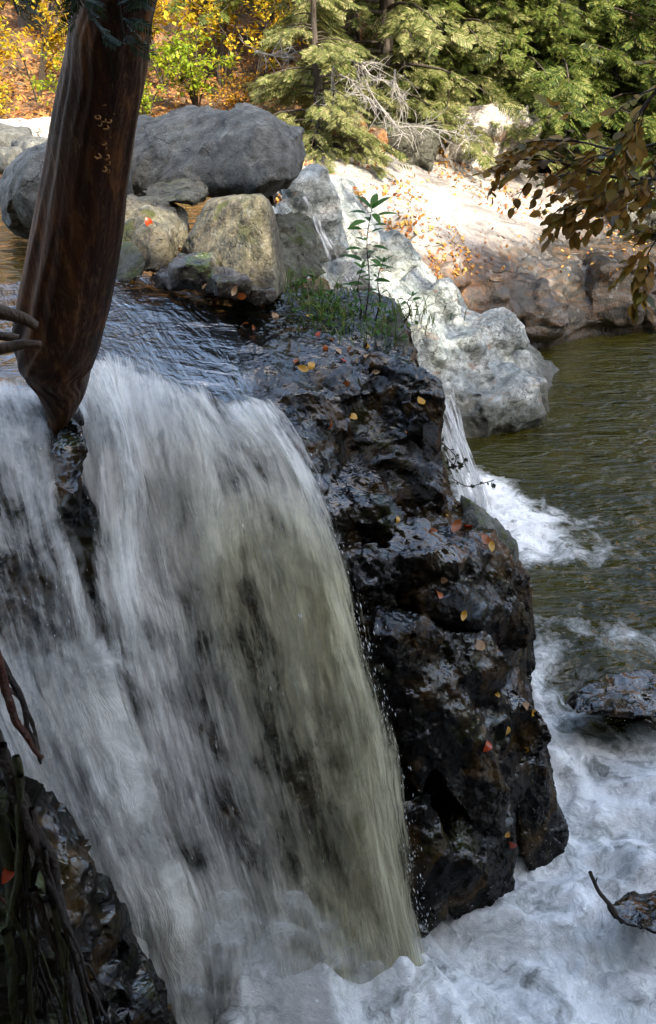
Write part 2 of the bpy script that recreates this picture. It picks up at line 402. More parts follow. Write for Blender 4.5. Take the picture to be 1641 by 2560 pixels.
def water_pool_mat(name, deep, rip=1.0, foamy=False):
    b = NB(name); p = b.pos()
    q = b.mapv(p, (1.0, 2.2, 1), (0, 0, R(-8)))
    n1 = b.noise(q, 1.9, 2, .5, .8); n2 = b.noise(q, 7.5, 2, .5, .5); n3 = b.noise(p, 22, 2, .6)
    calm = b.attr('calm') if foamy else None
    h = b.math('ADD', b.math('MULTIPLY', n1, 1.0), b.math('MULTIPLY', n2, .22))
    h = b.math('ADD', h, b.math('MULTIPLY', n3, .03))
    nrm = b.bump(h, min(1, .8 * rip), .17)
    bed = b.ramp(b.noise(p, 1.1, 4, .6), [(.35, deep[0]), (.6, deep[1]), (.75, deep[2])])
    pr = b.n('ShaderNodeBsdfPrincipled', {'Base Color': bed, 'Roughness': .04, 'Normal': nrm, 'IOR': 1.333, 'Specular IOR Level': .6})
    if not foamy: return b.finish(pr.outputs[0])
    f = b.attr('foam')
    wv = b.n('ShaderNodeVectorMath', {0: p, 1: b.n('ShaderNodeVectorMath', {0: b.noise(p, 1.6, 4, .6, 0, 'Color'), 3: .9}, operation='SCALE').outputs[0]}, operation='ADD').outputs[0]
    web = b.rng(b.vor(wv, 5.5, 'SMOOTH_F1'), .15, .75)                      # lacy cells
    a1 = b.noise(wv, 3.0, 8, .72, .4); a2 = b.noise(wv, 14, 5, .7)
    fl_ = b.mapv(wv, (2.2, .8, 1), (0, 0, R(25))); r0 = b.noise(fl_, 2.6, 6, .66, 1.2)
    rid = b.math('SUBTRACT', 1.0, b.math('ABSOLUTE', b.math('SUBTRACT', b.math('MULTIPLY', r0, 4.0), 2.0)))
    t = b.math('ADD', b.math('ADD', b.math('MULTIPLY', web, .35), b.math('MULTIPLY', rid, .16)), b.math('ADD', b.math('MULTIPLY', a1, .9), b.math('MULTIPLY', a2, .35)))
    m = b.rng(b.math('ADD', t, b.math('MULTIPLY', f, .62)), 1.18, 1.66, 0, 1)
    thick = b.rng(b.math('ADD', b.math('ADD', b.math('MULTIPLY', a1, 1.0), b.math('MULTIPLY', rid, .30)), b.math('MULTIPLY', f, .34)), .72, 1.25)
    fc = b.mix(thick, (.10, .135, .13), (.96, .96, .93))
    fn = b.bump(b.math('ADD', b.math('MULTIPLY', a1, 1.0), b.math('MULTIPLY', b.noise(p, 18, 4, .6), .25)), .8, .07)
    fo = b.n('ShaderNodeBsdfPrincipled', {'Base Color': fc, 'Roughness': .5, 'Normal': fn, 'Subsurface Weight': .0})
    mx = b.n('ShaderNodeMixShader', {0: m, 1: pr.outputs[0], 2: fo.outputs[0]})
    return b.finish(mx.outputs[0])

def fall_mat(name, lo=.9, hi=1.5, tint=(.93, .92, .88), su=1.0):
    "white water: streaks along the flow (UV v in metres downstream, u in metres across)"
    b = NB(name); uv = b.n('ShaderNodeTexCoord').outputs['UV']
    ae = b.attr('aer'); de = b.attr('dens'); gr = b.attr('green')
    wob = b.n('ShaderNodeVectorMath', {0: uv, 1: b.n('ShaderNodeVectorMath', {0: b.noise(b.mapv(uv, (1.3, 1.0, 1)), 1.6, 3, .55, 0, 'Color'), 3: .10}, operation='SCALE').outputs[0]}, operation='ADD').outputs[0]
    s1 = b.noise(b.mapv(wob, (6.5 * su, 1.4, 1)), 1.0, 5, .64, .5)
    s2 = b.noise(b.mapv(wob, (24 * su, 2.6, 1)), 1.0, 5, .68, .35)
    s3 = b.noise(b.mapv(wob, (85 * su, 7.0, 1)), 1.0, 3, .6)
    blob = b.noise(b.mapv(uv, (2.6, 1.5, 1)), 1.3, 5, .6, .5)
    st = b.math('ADD', b.math('MULTIPLY', s1, .55), b.math('ADD', b.math('MULTIPLY', s2, .55), b.math('MULTIPLY', s3, .28)))
    t = b.math('ADD', b.math('ADD', st, b.math('MULTIPLY', blob, 1.55)), b.math('SUBTRACT', de, .42))
    al = b.rng(t, lo, hi, 0, 1, True)
    tone = b.rng(b.math('ADD', b.math('ADD', s2, b.math('MULTIPLY', s1, .7)), b.math('MULTIPLY', blob, .7)), .88, 1.30)
    c1 = b.mix(tone, (.13, .14, .135), tint)
    c2 = b.mix(tone, (.11, .105, .05), (.68, .64, .43))
    col = b.mix(gr, c1, c2)
    nr = b.bump(b.math('ADD', s2, b.math('MULTIPLY', s1, .8)), .75, .035)
    pr = b.n('ShaderNodeBsdfPrincipled', {'Base Color': col, 'Roughness': .38, 'Normal': nr, 'Specular IOR Level': .5})
    tl = b.n('ShaderNodeBsdfTranslucent', {'Color': col, 'Normal': nr})
    wh = b.n('ShaderNodeMixShader', {0: .42, 1: pr.outputs[0], 2: tl.outputs[0]})
    tp = b.n('ShaderNodeBsdfTransparent')
    white = b.n('ShaderNodeMixShader', {0: al, 1: tp.outputs[0], 2: wh.outputs[0]})
    # clear gliding water above the lip
    wav = b.noise(b.mapv(wob, (3.5, 5.0, 1)), 1.0, 4, .6, .6)
    cn = b.bump(b.math('ADD', b.math('ADD', b.math('MULTIPLY', s1, 1.0), b.math('MULTIPLY', wav, .8)), b.math('MULTIPLY', s2, .18)), 1.0, .085)
    gl = b.n('ShaderNodeBsdfPrincipled', {'Base Color': (.016, .017, .016, 1), 'Roughness': .06, 'Normal': cn, 'Specular IOR Level': 1.0, 'IOR': 2.3})
    glt = b.n('ShaderNodeMixShader', {0: .86, 1: tp.outputs[0], 2: gl.outputs[0]})
    aa = b.rng(b.math('ADD', ae, b.math('MULTIPLY', b.math('SUBTRACT', s2, .5), .9)), .38, .62, 0, 1)
    mx = b.n('ShaderNodeMixShader', {0: aa, 1: glt.outputs[0], 2: white.outputs[0]})
    # ragged side edges
    ed = b.attr('edge'); em = b.rng(b.math('ADD', ed, b.math('MULTIPLY', b.math('SUBTRACT', st, .69), 1.1)), .35, .6, 0, 1)
    fx = b.n('ShaderNodeMixShader', {0: em, 1: tp.outputs[0], 2: mx.outputs[0]})
    return b.finish(fx.outputs[0])

# ================================================================== SETTING
def sst(a, b, x):
    t = np.clip((x - a) / (b - a), 0, 1); return t * t * (3 - 2 * t)
def bank_y(x): return np.interp(x, [-30, -8, -5, 0, 2, 4, 8, 14, 30], [13.5, 14.5, 15.8, 17.0, 18.6, 20.5, 21.5, 21, 20])
def ground_z(x, y):
    p = np.stack([x, y, np.zeros_like(x)], 1)
    yb = bank_y(x)
    z = np.full_like(x, -4.9)
    up = sst(.9, -.1, x) * sst(5.6, 6.6, y); z = z + up * 3.1
    h = sst(yb - 1.2, yb + .4, y)
    hill = -1.05 + .40 * np.maximum(y - yb, 0) + .35 * fbm(p, .45, 4, 3) + .10 * fbm(p, 2.0, 3, 5)
    hill = hill + sst(6, 14, x) * .08 * np.maximum(y - yb, 0)
    z = z * (1 - h) + hill * h
    nb = np.maximum(sst(1.3, .5, y), sst(-2.6, -3.4, x) * sst(5.3, 4.6, y))
    near = -1.75 + .22 * np.maximum(-y - 1, 0) + .15 * fbm(p, .8, 3, 8)
    return z * (1 - nb) + near * nb
def make_ground():
    xs = np.concatenate([np.linspace(-60, -14, 40), np.linspace(-13.7, 18, 230), np.linspace(18.5, 60, 40)])
    ys = np.concatenate([np.linspace(-40, 0, 60), np.linspace(.2, 34, 260), np.linspace(34.5, 80, 60)])
    X, Y = np.meshgrid(xs, ys); x = X.ravel(); y = Y.ravel()
    b = NB('forest_floor'); p = b.pos()
    v = b.vor(p, 14, out='Color'); sep = b.n('ShaderNodeSeparateColor', {0: v}).outputs[0]
    col = b.ramp(sep, [(.1, (.05, .022, .010)), (.35, (.14, .055, .02)), (.6, (.24, .11, .035)), (.85, (.33, .17, .06)), (.97, (.12, .09, .06))])
    col = b.mix(b.rng(b.noise(p, 1.2, 4), .45, .62), col, (.05, .035, .02))
    pr = b.n('ShaderNodeBsdfPrincipled', {'Base Color': col, 'Roughness': .85, 'Normal': b.bump(b.math('ADD', b.vor(p, 14), b.noise(p, 40, 3)), .8, .05)})
    b.finish(pr.outputs[0])
    o = mkmesh('ground', np.stack([x, y, ground_z(x, y)], 1), grid_faces(len(xs), len(ys)), b.m)
    tag(o, 'steep forest floor covered in rusty fallen leaves', kind='structure')
make_ground()

# ---- upper pool
def upper_pool():
    xs = np.linspace(-18, -1.0, 60); ys = np.linspace(5.3, 17.5, 60)
    X, Y = np.meshgrid(xs, ys); x = X.ravel(); y = Y.ravel(); p = np.stack([x, y, 0 * x], 1)
    m = water_pool_mat('upper_pool_water', [(.05, .035, .008), (.08, .055, .012), (.03, .02, .008)], .6)
    tag(mkmesh('upper_pool', np.stack([x, y, Z_UP + .008 * fbm(p, 3, 2)], 1), grid_faces(60, 60), m), 'golden upper pool above the fall', kind='structure')
upper_pool()

# ---- lower pool, with foam where the falls land
def w2(px, py): return PZ(px, py, Z_LO)[:2]
def lower_pool():
    ys = [1.6]
    while ys[-1] < 20.5: ys.append(ys[-1] + .0042 * ys[-1] ** 1.12 + .002)
    ys = np.array(ys); xs = np.linspace(-.75, .75, 420)
    X = xs[None, :] * (ys[:, None] + 2.5) + .12 * ys[:, None]; Y = np.repeat(ys[:, None], len(xs), 1)
    x = X.ravel(); y = Y.ravel(); p = np.stack([x, y, 0 * x], 1)
    def blob(px, py, rx, ry=None, rot=0):
        c = w2(px, py); ry = ry or rx; dx, dy = x - c[0], y - c[1]; a = R(rot)
        u = dx * math.cos(a) + dy * math.sin(a); v = -dx * math.sin(a) + dy * math.cos(a)
        return np.exp(-((u / rx) ** 2 + (v / ry) ** 2))
    foam = .95 * sst(6.0, 4.3, y + .1 * x + .5 * fbm(p, 1.3, 3, 12)) + 0 * x
    for a in [(600, 760, .9, .8), (640, 830, .8, .6), (620, 880, .6, .5), (540, 680, .2, .6), (560, 900, .5, .5), (300, 1000, 1.6, .7), (470, 980, .5, .5)]:
        foam = foam + .55 * blob(*a)
    casc = blob(500, 510, .55, .75) * 1.1 + blob(520, 545, .9, .55) * .85 + blob(560, 520, 1.0, .22) * .35 + blob(585, 560, .9, .2) * .3 + blob(480, 485, .3, .5)
    foam = foam + casc + blob(525, 339, .55, .16) * 1.0 + blob(560, 620, 1.4, .35) * .32 + blob(620, 640, .8, .3) * .5
    foam = np.clip(foam + .25 * fbm(p, 1.6, 4, 15) * (foam > .15), 0, 1.25)
    foam *= sst(0, .1, foam)
    turb = np.clip(sst(5.6, 3.2, y) + .6 * blob(600, 690, 1.2, .8), 0, 1)
    q = p + .35 * np.stack([fbm(p, 1.2, 3, 40), fbm(p, 1.2, 3, 41), 0 * x], 1)
    z = turb * (.42 * (.55 - np.abs(fbm(q, 1.05, 3, 21))) + .20 * fbm(q, 2.8, 3, 22) + .05 * fbm(q, 9, 3, 23) + .012 * fbm(q, 28, 2, 24)) - turb * .14
    z = z + casc * (.05 * fbm(q, 5, 4, 26) + .02) + .012 * fbm(p * np.array([1, 2.2, 1]), 2.2, 3, 27)
    fb = 1.9 * blob(240, 985, .50, .22) + .9 * blob(330, 1000, .35, .2) + .6 * blob(385, 1010, .25, .2)       # boil at the foot of the fall
    z = z + np.clip(fb, 0, 1.3) * (.24 + .14 * fbm(q, 2.0, 2, 31) + .03 * fbm(q, 5.5, 2, 33) + .008 * fbm(q, 16, 2, 32))
    m = water_pool_mat('river_pool_water', [(.018, .018, .002), (.036, .032, .003), (.012, .012, .003)], 1.0, True)
    o = mkmesh('river_pool', np.stack([x, y, Z_LO + z], 1), grid_faces(len(xs), len(ys)), m, attrs={'foam': foam, 'calm': 1 - turb})
    tag(o, 'olive brown pool with churning white foam below the fall', kind='structure')
lower_pool()

# ================================================================== CLIFF (dark wet buttress and the ledge under the fall)
def lower(a, dz): a = np.array(a); a[2] -= dz; return a
CL = [
 [(-330,268,6.8,.10),(-80,270,6.5,.10),(40,268,6.5,.10),(130,270,6.3,.08),(230,280,6.0,.02),(300,292,6.0,-.03),(360,300,6.0,-.05),(400,312,6.2,-.02),(425,380,7.2,.5)],
 [(-330,320,5.2,.10),(-80,320,5.0,.10),(30,320,5.0,.10),(120,318,5.0,.10),(220,320,5.0,.05),(300,330,5.1,0),(360,338,5.2,0),(408,342,5.4,0),(430,410,6.5,.3)],
 [(-330,395,4.0,.10),(-80,395,3.95,.10),(20,397,3.9,.10),(100,372,4.35,.10),(170,398,4.25,.10),(250,402,4.3,.06),(310,400,4.5,0),(380,398,4.75,0),(422,400,4.95,0),(440,450,6,0)],
 [(-330,450,3.8,0),(-80,455,3.55,0),(20,460,3.5,0),(110,450,3.95,0),(200,470,3.75,0),(280,478,3.8,0),(345,470,4.1,0),(400,470,4.3,0),(436,480,4.6,0),(462,520,5.8,0)],
 [(-330,560,3.6,0),(-70,570,3.25,0),(40,570,3.2,0),(160,570,3.45,0),(240,570,3.45,0),(315,560,3.62,0),(380,560,3.75,0),(450,560,4.0,0),(514,555,4.4,0),(526,600,5.4,0)],
 [(-330,680,3.4,0),(-40,690,3.0,0),(60,690,3.0,0),(180,690,3.25,0),(270,690,3.25,0),(350,680,3.36,0),(420,680,3.5,0),(478,680,3.72,0),(516,670,4.2,0),(533,700,5,0)],
 [(-330,800,3.2,0),(0,800,2.8,0),(100,800,2.85,0),(210,800,3.05,0),(290,800,3.1,0),(370,800,3.2,0),(430,800,3.3,0),(500,790,3.5,0),(545,780,3.95,0),(555,800,4.8,0)],
 [(-330,930,3.0,0),(50,930,2.65,0),(140,930,2.68,0),(240,930,2.88,0),(310,930,2.95,0),(380,930,3.0,0),(435,925,3.15,0),(500,895,3.45,0),(548,855,3.85,0),(560,860,4.6,0)],
 [(-330,1080,2.9,0),(50,1060,2.6,0),(140,1060,2.62,0),(240,1060,2.75,0),(310,1060,2.82,0),(380,1060,2.9,0),(435,1050,3.0,0),(500,1000,3.3,0),(548,960,3.8,0),(558,940,4.5,0)]]
def cliff_bm(bm):
    rows = []
    for k, r in enumerate(CL):
        pts = [lower(P(a, b_, d + (.22 if k > 2 and a < 352 else (.30 if k > 2 and a < 505 else 0))), dz) for a, b_, d, dz in r]
        rows.append(catmull(np.array(pts)[:, None, :], 10)[:, 0, :])
    G = loft(rows, 60, 70)
    nv, nu = G.shape[:2]
    back = np.array(G)                       # close into a solid by a back sheet pushed away and down
    back[:, :, 1] = np.maximum(G[:, :, 1] + 1.2, 6.2); back[:, :, 2] = np.minimum(G[:, :, 2] - 1.2, -2.2)
    vs = [[bm.verts.new(Vector(G[j, i])) for i in range(nu)] for j in range(nv)]
    vb = [[bm.verts.new(Vector(back[j, i])) for i in range(nu)] for j in range(nv)]
    for j in range(nv - 1):
        for i in range(nu - 1):
            bm.faces.new((vs[j][i], vs[j][i + 1], vs[j + 1][i + 1], vs[j + 1][i])); bm.faces.new((vb[j][i], vb[j + 1][i], vb[j + 1][i + 1], vb[j][i + 1]))
    loop = [(0, i) for i in range(nu)] + [(j, nu - 1) for j in range(1, nv)] + [(nv - 1, i) for i in range(nu - 2, -1, -1)] + [(j, 0) for j in range(nv - 2, 0, -1)]
    for k in range(len(loop)):
        a, c = loop[k], loop[(k + 1) % len(loop)]
        bm.faces.new((vs[a[0]][a[1]], vb[a[0]][a[1]], vb[c[0]][c[1]], vs[c[0]][c[1]]))
    rnd = random.Random(3)
    def prism(top, drop, spread=.04, under=0.0, chip=.03):
        T = [PZ(x, y, z) + np.array([0, 0, .04]) for x, y, z in top]; c = np.mean(T, 0); pts = []
        for t in T:
            pts.append(t); o = norm((t - c) * np.array([1, 1, 0]))
            b_ = t + o * spread - np.array([0, 0, drop * (.8 + .4 * rnd.random())]); b_[1] += under; pts.append(b_)
            pts.append(t + o * (spread * .9 + .02) - np.array([0, 0, chip + .05 * rnd.random()]))
        hull_bm(bm, pts)
    prism([(369,354,-1.30),(407,359,-1.32),(432,380,-1.40),(434,400,-1.48),(404,402,-1.50),(364,380,-1.42)], .42)
    prism([(360,374,-1.40),(402,400,-1.50),(388,412,-1.55),(352,382,-1.45)], .34, .02)
    prism([(305,365,-1.32),(345,368,-1.34),(352,392,-1.44),(330,402,-1.48),(300,388,-1.42)], .30)
    prism([(412,392,-1.42),(432,398,-1.50),(440,440,-1.70),(430,470,-1.85),(415,440,-1.66)], .5, .01)
    prism([(350,428,-1.64),(378,416,-1.60),(407,438,-1.66),(404,457,-1.74),(366,456,-1.74),(334,442,-1.68)], .36)
    prism([(404,436,-1.64),(424,432,-1.68),(437,470,-1.86),(445,510,-2.03),(425,500,-1.96),(404,458,-1.76)], .5)
    prism([(345,462,-1.78),(400,464,-1.80),(412,486,-1.90),(385,497,-1.92),(340,488,-1.84)], .30, .03, .05)
    prism([(286,400,-1.42),(322,396,-1.42),(346,420,-1.56),(336,446,-1.66),(300,436,-1.60)], .42, .02)
    prism([(300,452,-1.68),(332,448,-1.68),(342,474,-1.80),(318,486,-1.84)], .36, .02)
    prism([(330,496,-1.86),(378,492,-1.84),(396,508,-1.92),(384,520,-1.94),(340,516,-1.90)], .30)
    prism([(396,496,-1.98),(430,490,-2.0),(452,512,-2.1),(430,530,-2.1),(398,522,-2.05)], .34)
    prism([(401,536,-2.04),(449,517,-2.10),(484,532,-2.16),(514,566,-2.30),(521,585,-2.38),(456,566,-2.14),(409,563,-2.06),(388,549,-2.02)], .50, .02, .12, .06)
    prism([(420,580,-2.2),(470,572,-2.24),(516,596,-2.40),(522,610,-2.46),(480,618,-2.40),(430,604,-2.28)], .38, .01, .10)
    prism([(345,548,-2.02),(378,546,-2.0),(388,572,-2.10),(362,586,-2.14)], .5)
    prism([(502,606,-2.46),(524,610,-2.50),(531,628,-2.58),(524,640,-2.62),(506,630,-2.56)], .14, .0, .05)
    prism([(380,612,-2.24),(420,618,-2.30),(436,640,-2.40),(400,652,-2.40),(372,640,-2.30)], .5, .03)
    prism([(440,636,-2.44),(488,640,-2.52),(506,668,-2.66),(470,680,-2.64),(436,664,-2.54)], .42, .01, .08)
    hull_bm(bm, [P(*q) for q in [(392,660,3.62),(432,650,3.66),(474,700,3.60),(508,790,3.52),(514,842,3.50),(496,862,3.44),(452,800,3.36),(410,720,3.44),(440,700,4.2),(510,830,4.1)]])
    hull_bm(bm, [P(*q) for q in [(476,690,3.82),(506,690,3.86),(520,740,3.82),(524,800,3.74),(510,812,3.66),(486,750,3.66),(500,740,4.3)]])
    hull_bm(bm, [P(*q) for q in [(508,690,3.95),(526,694,3.92),(541,712,3.88),(554,734,3.86),(549,745,3.84),(530,754,3.80),(514,742,3.82),(508,716,3.84),(530,715,4.25),(545,740,4.2)]])
    hull_bm(bm, [P(*q) for q in [(522,756,3.95),(540,752,4.0),(556,790,3.98),(568,840,3.92),(570,866,3.85),(548,900,3.75),(524,860,3.70),(516,800,3.78),(540,830,4.4)]])
    hull_bm(bm, [P(*q) for q in [(452,806,3.5),(480,802,3.55),(518,848,3.56),(520,870,3.50),(512,930,3.45),(470,940,3.32),(440,900,3.24),(446,862,3.28),(470,866,3.26),(490,850,3.9),(480,960,3.7)]])
    hull_bm(bm, [P(*q) for q in [(392,800,3.36),(430,790,3.38),(452,850,3.28),(446,920,3.16),(420,940,3.06),(400,880,3.18),(430,860,3.7)]])
    hull_bm(bm, [P(*q) for q in [(384,690,3.60),(412,700,3.52),(434,770,3.40),(420,800,3.30),(396,760,3.40),(400,740,3.9)]])
def cliff_mask(V):
    # calmer where water slides over it
    xr = V[:, 0] / np.maximum(V[:, 1], .1)
    flat = sst(-1.75, -1.3, V[:, 2]) * sst(.02, -.03, xr)
    return 1 - .8 * flat
CLIFF = rock('rock_buttress', cliff_bm, .0145, [(.22, .03), (.08, .014)], M['cliff'], 5, 0, strata=(1, 1.5, .7), mask=cliff_mask, fine=.3)
tag(CLIFF, 'jagged black wet rock buttress beside and behind the big waterfall', 'rock outcrop')

# ================================================================== MAIN WATERFALL
SL = [
 [(-170,300,5.4),(-170,340,4.7),(-160,395,3.9),(-140,470,3.5),(-110,580,3.2),(-60,690,3.0),(-10,800,2.8),(40,930,2.62),(60,1060,2.58)],
 [(-60,290,5.6),(-40,335,4.75),(-10,392,3.85),(15,460,3.45),(45,570,3.15),(75,690,2.97),(110,800,2.83),(150,930,2.68),(170,1060,2.62)],
 [(-10,285,5.7),(15,330,4.8),(45,388,3.92),(66,455,3.5),(84,570,3.2),(115,690,3.05),(150,800,2.93),(195,930,2.78),(210,1060,2.72)],
 [(30,280,5.8),(65,320,4.95),(92,358,4.3),(120,445,3.8),(152,565,3.4),(184,690,3.2),(215,800,3.05),(250,930,2.9),(262,1060,2.82)],
 [(60,275,5.95),(105,315,5.0),(145,374,4.3),(190,450,3.74),(215,565,3.4),(240,690,3.2),(268,800,3.05),(300,930,2.92),(310,1060,2.85)],
 [(90,272,6.0),(145,310,5.1),(196,392,4.22),(245,460,3.75),(275,570,3.4),(300,690,3.2),(325,800,3.07),(350,935,2.95),(358,1060,2.87)],
 [(120,270,6.05),(190,312,5.1),(238,400,4.22),(270,470,3.80),(308,575,3.45),(337,690,3.26),(362,800,3.12),(391,945,3.0),(400,1060,2.9)],
 [(150,268,6.1),(262,320,5.1),(274,404,4.27),(302,475,3.95),(344,575,3.6),(375,690,3.38),(398,800,3.22),(430,965,3.05),(440,1060,2.95)]]
def sheet(name, lines, nu, nv, mat, off=0.0, lip=(.22, .3), dens=None, green=None, amp=.03, uoff=0.0, s=0, layers=((0, 0),), vlip_fn=None):
    parts = []; UV = []; A = {'aer': [], 'dens': [], 'edge': [], 'green': []}
    rows = np.array([[P(*q) for q in l] for l in lines]).transpose(1, 0, 2)
    G = loft(list(rows), nu, nv)
    dv = np.linalg.norm(np.diff(G, axis=0), axis=2).mean(1); vv = np.concatenate([[0], np.cumsum(dv)])
    du = np.linalg.norm(np.diff(G[nv // 2], axis=0), axis=1); uu = np.concatenate([[0], np.cumsum(du)])
    U, Vv = np.meshgrid(uu, vv); un, vn = np.meshgrid(np.linspace(0, 1, nu), np.linspace(0, 1, nv))
    gu = np.gradient(G, axis=1); gv = np.gradient(G, axis=0); N = norm(np.cross(gu, gv))
    N[(N[:, :, 1] > 0) & (N[:, :, 2] < .5)] *= -1
    N[N[:, :, 2] < -.2] *= -1
    ae = sst(lip[0], lip[1], vn - (vlip_fn(un) if vlip_fn else 0))
    base = 0
    for k, (o_, dsh) in enumerate(layers):
        q = np.stack([U.ravel() * 7, Vv.ravel() * .8, 0 * U.ravel() + k * 5], 1)
        d = fbm(q, 1.0, 4, s + k) * amp + fbm(q * np.array([4, 2, 1]), 1.0, 3, s + 9 + k) * amp * .35
        d = d.reshape(U.shape) * (.25 + .75 * ae) + (off + o_) * (.15 + .85 * ae) + fbm(np.stack([U.ravel() * 2, Vv.ravel() * 1.6, 0 * U.ravel() + k], 1), 1, 3, s + 4).reshape(U.shape) * amp * 1.4 * ae
        Vt = G + N * d[:, :, None]
        parts.append((Vt.reshape(-1, 3), grid_faces(nu, nv)))
        UV.append(np.stack([U.ravel() + uoff + k * 3.3, Vv.ravel() + k * 1.7], 1))
        A['aer'].append(ae.ravel() if k == 0 else np.where(ae.ravel() > .3, 1, 1.0))
        dd = (dens(un, vn) if dens else 0 * un) + dsh
        if k > 0: dd = dd - 2.0 * (1 - sst(lip[0] - .01, lip[0] + .06, vn - (vlip_fn(un) if vlip_fn else 0)))
        A['dens'].append(dd.ravel())
        e = np.minimum(un * 9 + .45, (1 - un) * 5.5); A['edge'].append(np.clip(e, 0, 1.5).ravel())
        A['green'].append((green(un, vn) if green else 0 * un).ravel())
    V, Fc = merge(parts)
    return mkmesh(name, V, Fc, mat, uv=np.concatenate(UV), attrs={k: np.concatenate(v) for k, v in A.items()})
def g2(u, v, cu, cv, su, sv, a): return a * np.exp(-((u - cu) / su) ** 2 - ((v - cv) / sv) ** 2)
def fall_dens(u, v):
    d = .05 + .10 * sst(.3, .45, v) * sst(.62, .3, v)
    d = d + g2(u, v, .64, .66, .10, .14, -.24) + g2(u, v, .72, .40, .09, .07, -.28) + g2(u, v, .55, .50, .08, .08, -.04) + g2(u, v, .28, .42, .035, .12, -.8)
    d = d + g2(u, v, .12, .48, .07, .10, -.25) + g2(u, v, .45, .68, .05, .08, -.2) + g2(u, v, .70, .78, .10, .08, -.06) + .08 * sst(.45, .6, u)
    d = d + g2(u, v, .42, .40, .10, .12, .22) + g2(u, v, .90, .5, .06, .3, .25) + g2(u, v, .86, .75, .06, .2, .35) + g2(u, v, .93, .32, .06, .07, .15)
    d = d + .35 * sst(.78, .90, v) + .18 * sst(.35, .1, u) * sst(.5, .7, v)
    return d
def fall_green(u, v):
    return np.clip(sst(.40, .75, u) * sst(.38, .58, v) * .95 + g2(u, v, .70, .50, .18, .15, .6) + .25 * sst(.75, .9, v), 0, .9)
FM = fall_mat('falling_white_water', .74, 1.30)
wf = sheet('waterfall', SL, 420, 620, FM, off=.02, lip=(.235, .285), dens=fall_dens, green=fall_green, amp=.035, s=60, layers=((0, 0), (.07, -.16), (.13, -.30)))
tag(wf, 'wide silky white waterfall pouring over the dark ledge', kind='structure')

# ================================================================== PALE OUTCROP with the second cascade
def lofted_rock(name, rows, nu, nv, depth_back, voxel, amps, mat, s, strata=(1, 1, 1), floor=-4.6, extra=None, mask=None, fine=.5, sm=1):
    def build(bm):
        G = loft([[P(*q) for q in r] for r in rows], nu, nv)
        back = np.array(G); back[:, :, 1] += depth_back[1]; back[:, :, 0] += depth_back[0]; back[:, :, 2] += depth_back[2]
        vs = [[bm.verts.new(Vector(G[j, i])) for i in range(nu)] for j in range(nv)]
        vb = [[bm.verts.new(Vector(back[j, i])) for i in range(nu)] for j in range(nv)]
        for j in range(nv - 1):
            for i in range(nu - 1):
                bm.faces.new((vs[j][i], vs[j][i + 1], vs[j + 1][i + 1], vs[j + 1][i])); bm.faces.new((vb[j][i], vb[j + 1][i], vb[j + 1][i + 1], vb[j][i + 1]))
        loop = [(0, i) for i in range(nu)] + [(j, nu - 1) for j in range(1, nv)] + [(nv - 1, i) for i in range(nu - 2, -1, -1)] + [(j, 0) for j in range(nv - 2, 0, -1)]
        for k in range(len(loop)):
            a, c = loop[k], loop[(k + 1) % len(loop)]
            bm.faces.new((vs[a[0]][a[1]], vb[a[0]][a[1]], vb[c[0]][c[1]], vs[c[0]][c[1]]))
        if extra: extra(bm)
    return rock(name, build, voxel, amps, mat, s, sm, strata=strata, mask=mask, fine=fine)
OUT = [
 [(350,178,14.0),(330,176,12.6),(306,186,11.6),(290,196,10.4),(262,215,9.4),(240,270,8.6)],
 [(385,222,14.0),(372,222,13.0),(346,222,12.0),(328,248,10.9),(308,280,9.9),(290,340,9.1)],
 [(440,275,13.8),(425,272,13.1),(398,264,12.2),(378,292,11.1),(356,325,10.1),(340,390,9.3)],
 [(485,322,13.9),(470,318,13.3),(440,302,12.4),(424,330,11.4),(404,372,10.5),(392,440,9.7)],
 [(540,350,13.9),(520,344,13.4),(490,322,12.6),(470,350,11.6),(448,405,10.7),(436,480,10.0)],
 [(575,398,13.4),(560,392,13.0),(527,352,12.6),(510,380,11.7),(488,432,10.8),(478,500,10.3)],
 [(585,428,12.8),(566,424,12.5),(547,394,12.3),(538,410,11.8),(516,440,11.3),(506,490,11.0)]]
def out_extra(bm):
    rnd = random.Random(11)
    for b_ in [(505,400,11.2,60,50,.9,20,0,-10),(470,410,11.0,60,50,.8,-20,-10,10),(528,395,11.9,34,44,.7,10,0,-14),(455,365,11.3,60,50,.7,14,-20,-20),
               (420,345,11.2,50,50,.7,-10,-10,-30),(493,335,12.3,54,40,.7,10,-10,-22),(436,305,12.2,44,36,.6,-14,-10,-28),(385,262,12.0,50,40,.7,10,-10,-38),
               (350,235,11.7,46,50,.7,-10,-6,-40),(310,200,10.6,40,50,.7,14,0,-20),(322,225,10.6,30,60,.6,0,0,-20),(350,290,10.6,40,40,.6,10,0,-30)]:
        hull_bm(bm, block_pts(*b_[:6], rz=b_[6], rx=b_[7], ry=b_[8], chip=.35, rnd=rnd))
OUTC = lofted_rock('rock_outcrop', OUT, 44, 44, (.2, 2.6, -1.8), .032, [(.7, .05), (.26, .03), (.10, .010)], M['white'], 31, strata=(1.5, 1.5, .8), extra=out_extra, fine=.8)
tag(OUTC, 'pale blue-white fractured outcrop that the second cascade runs down', 'rock outcrop')
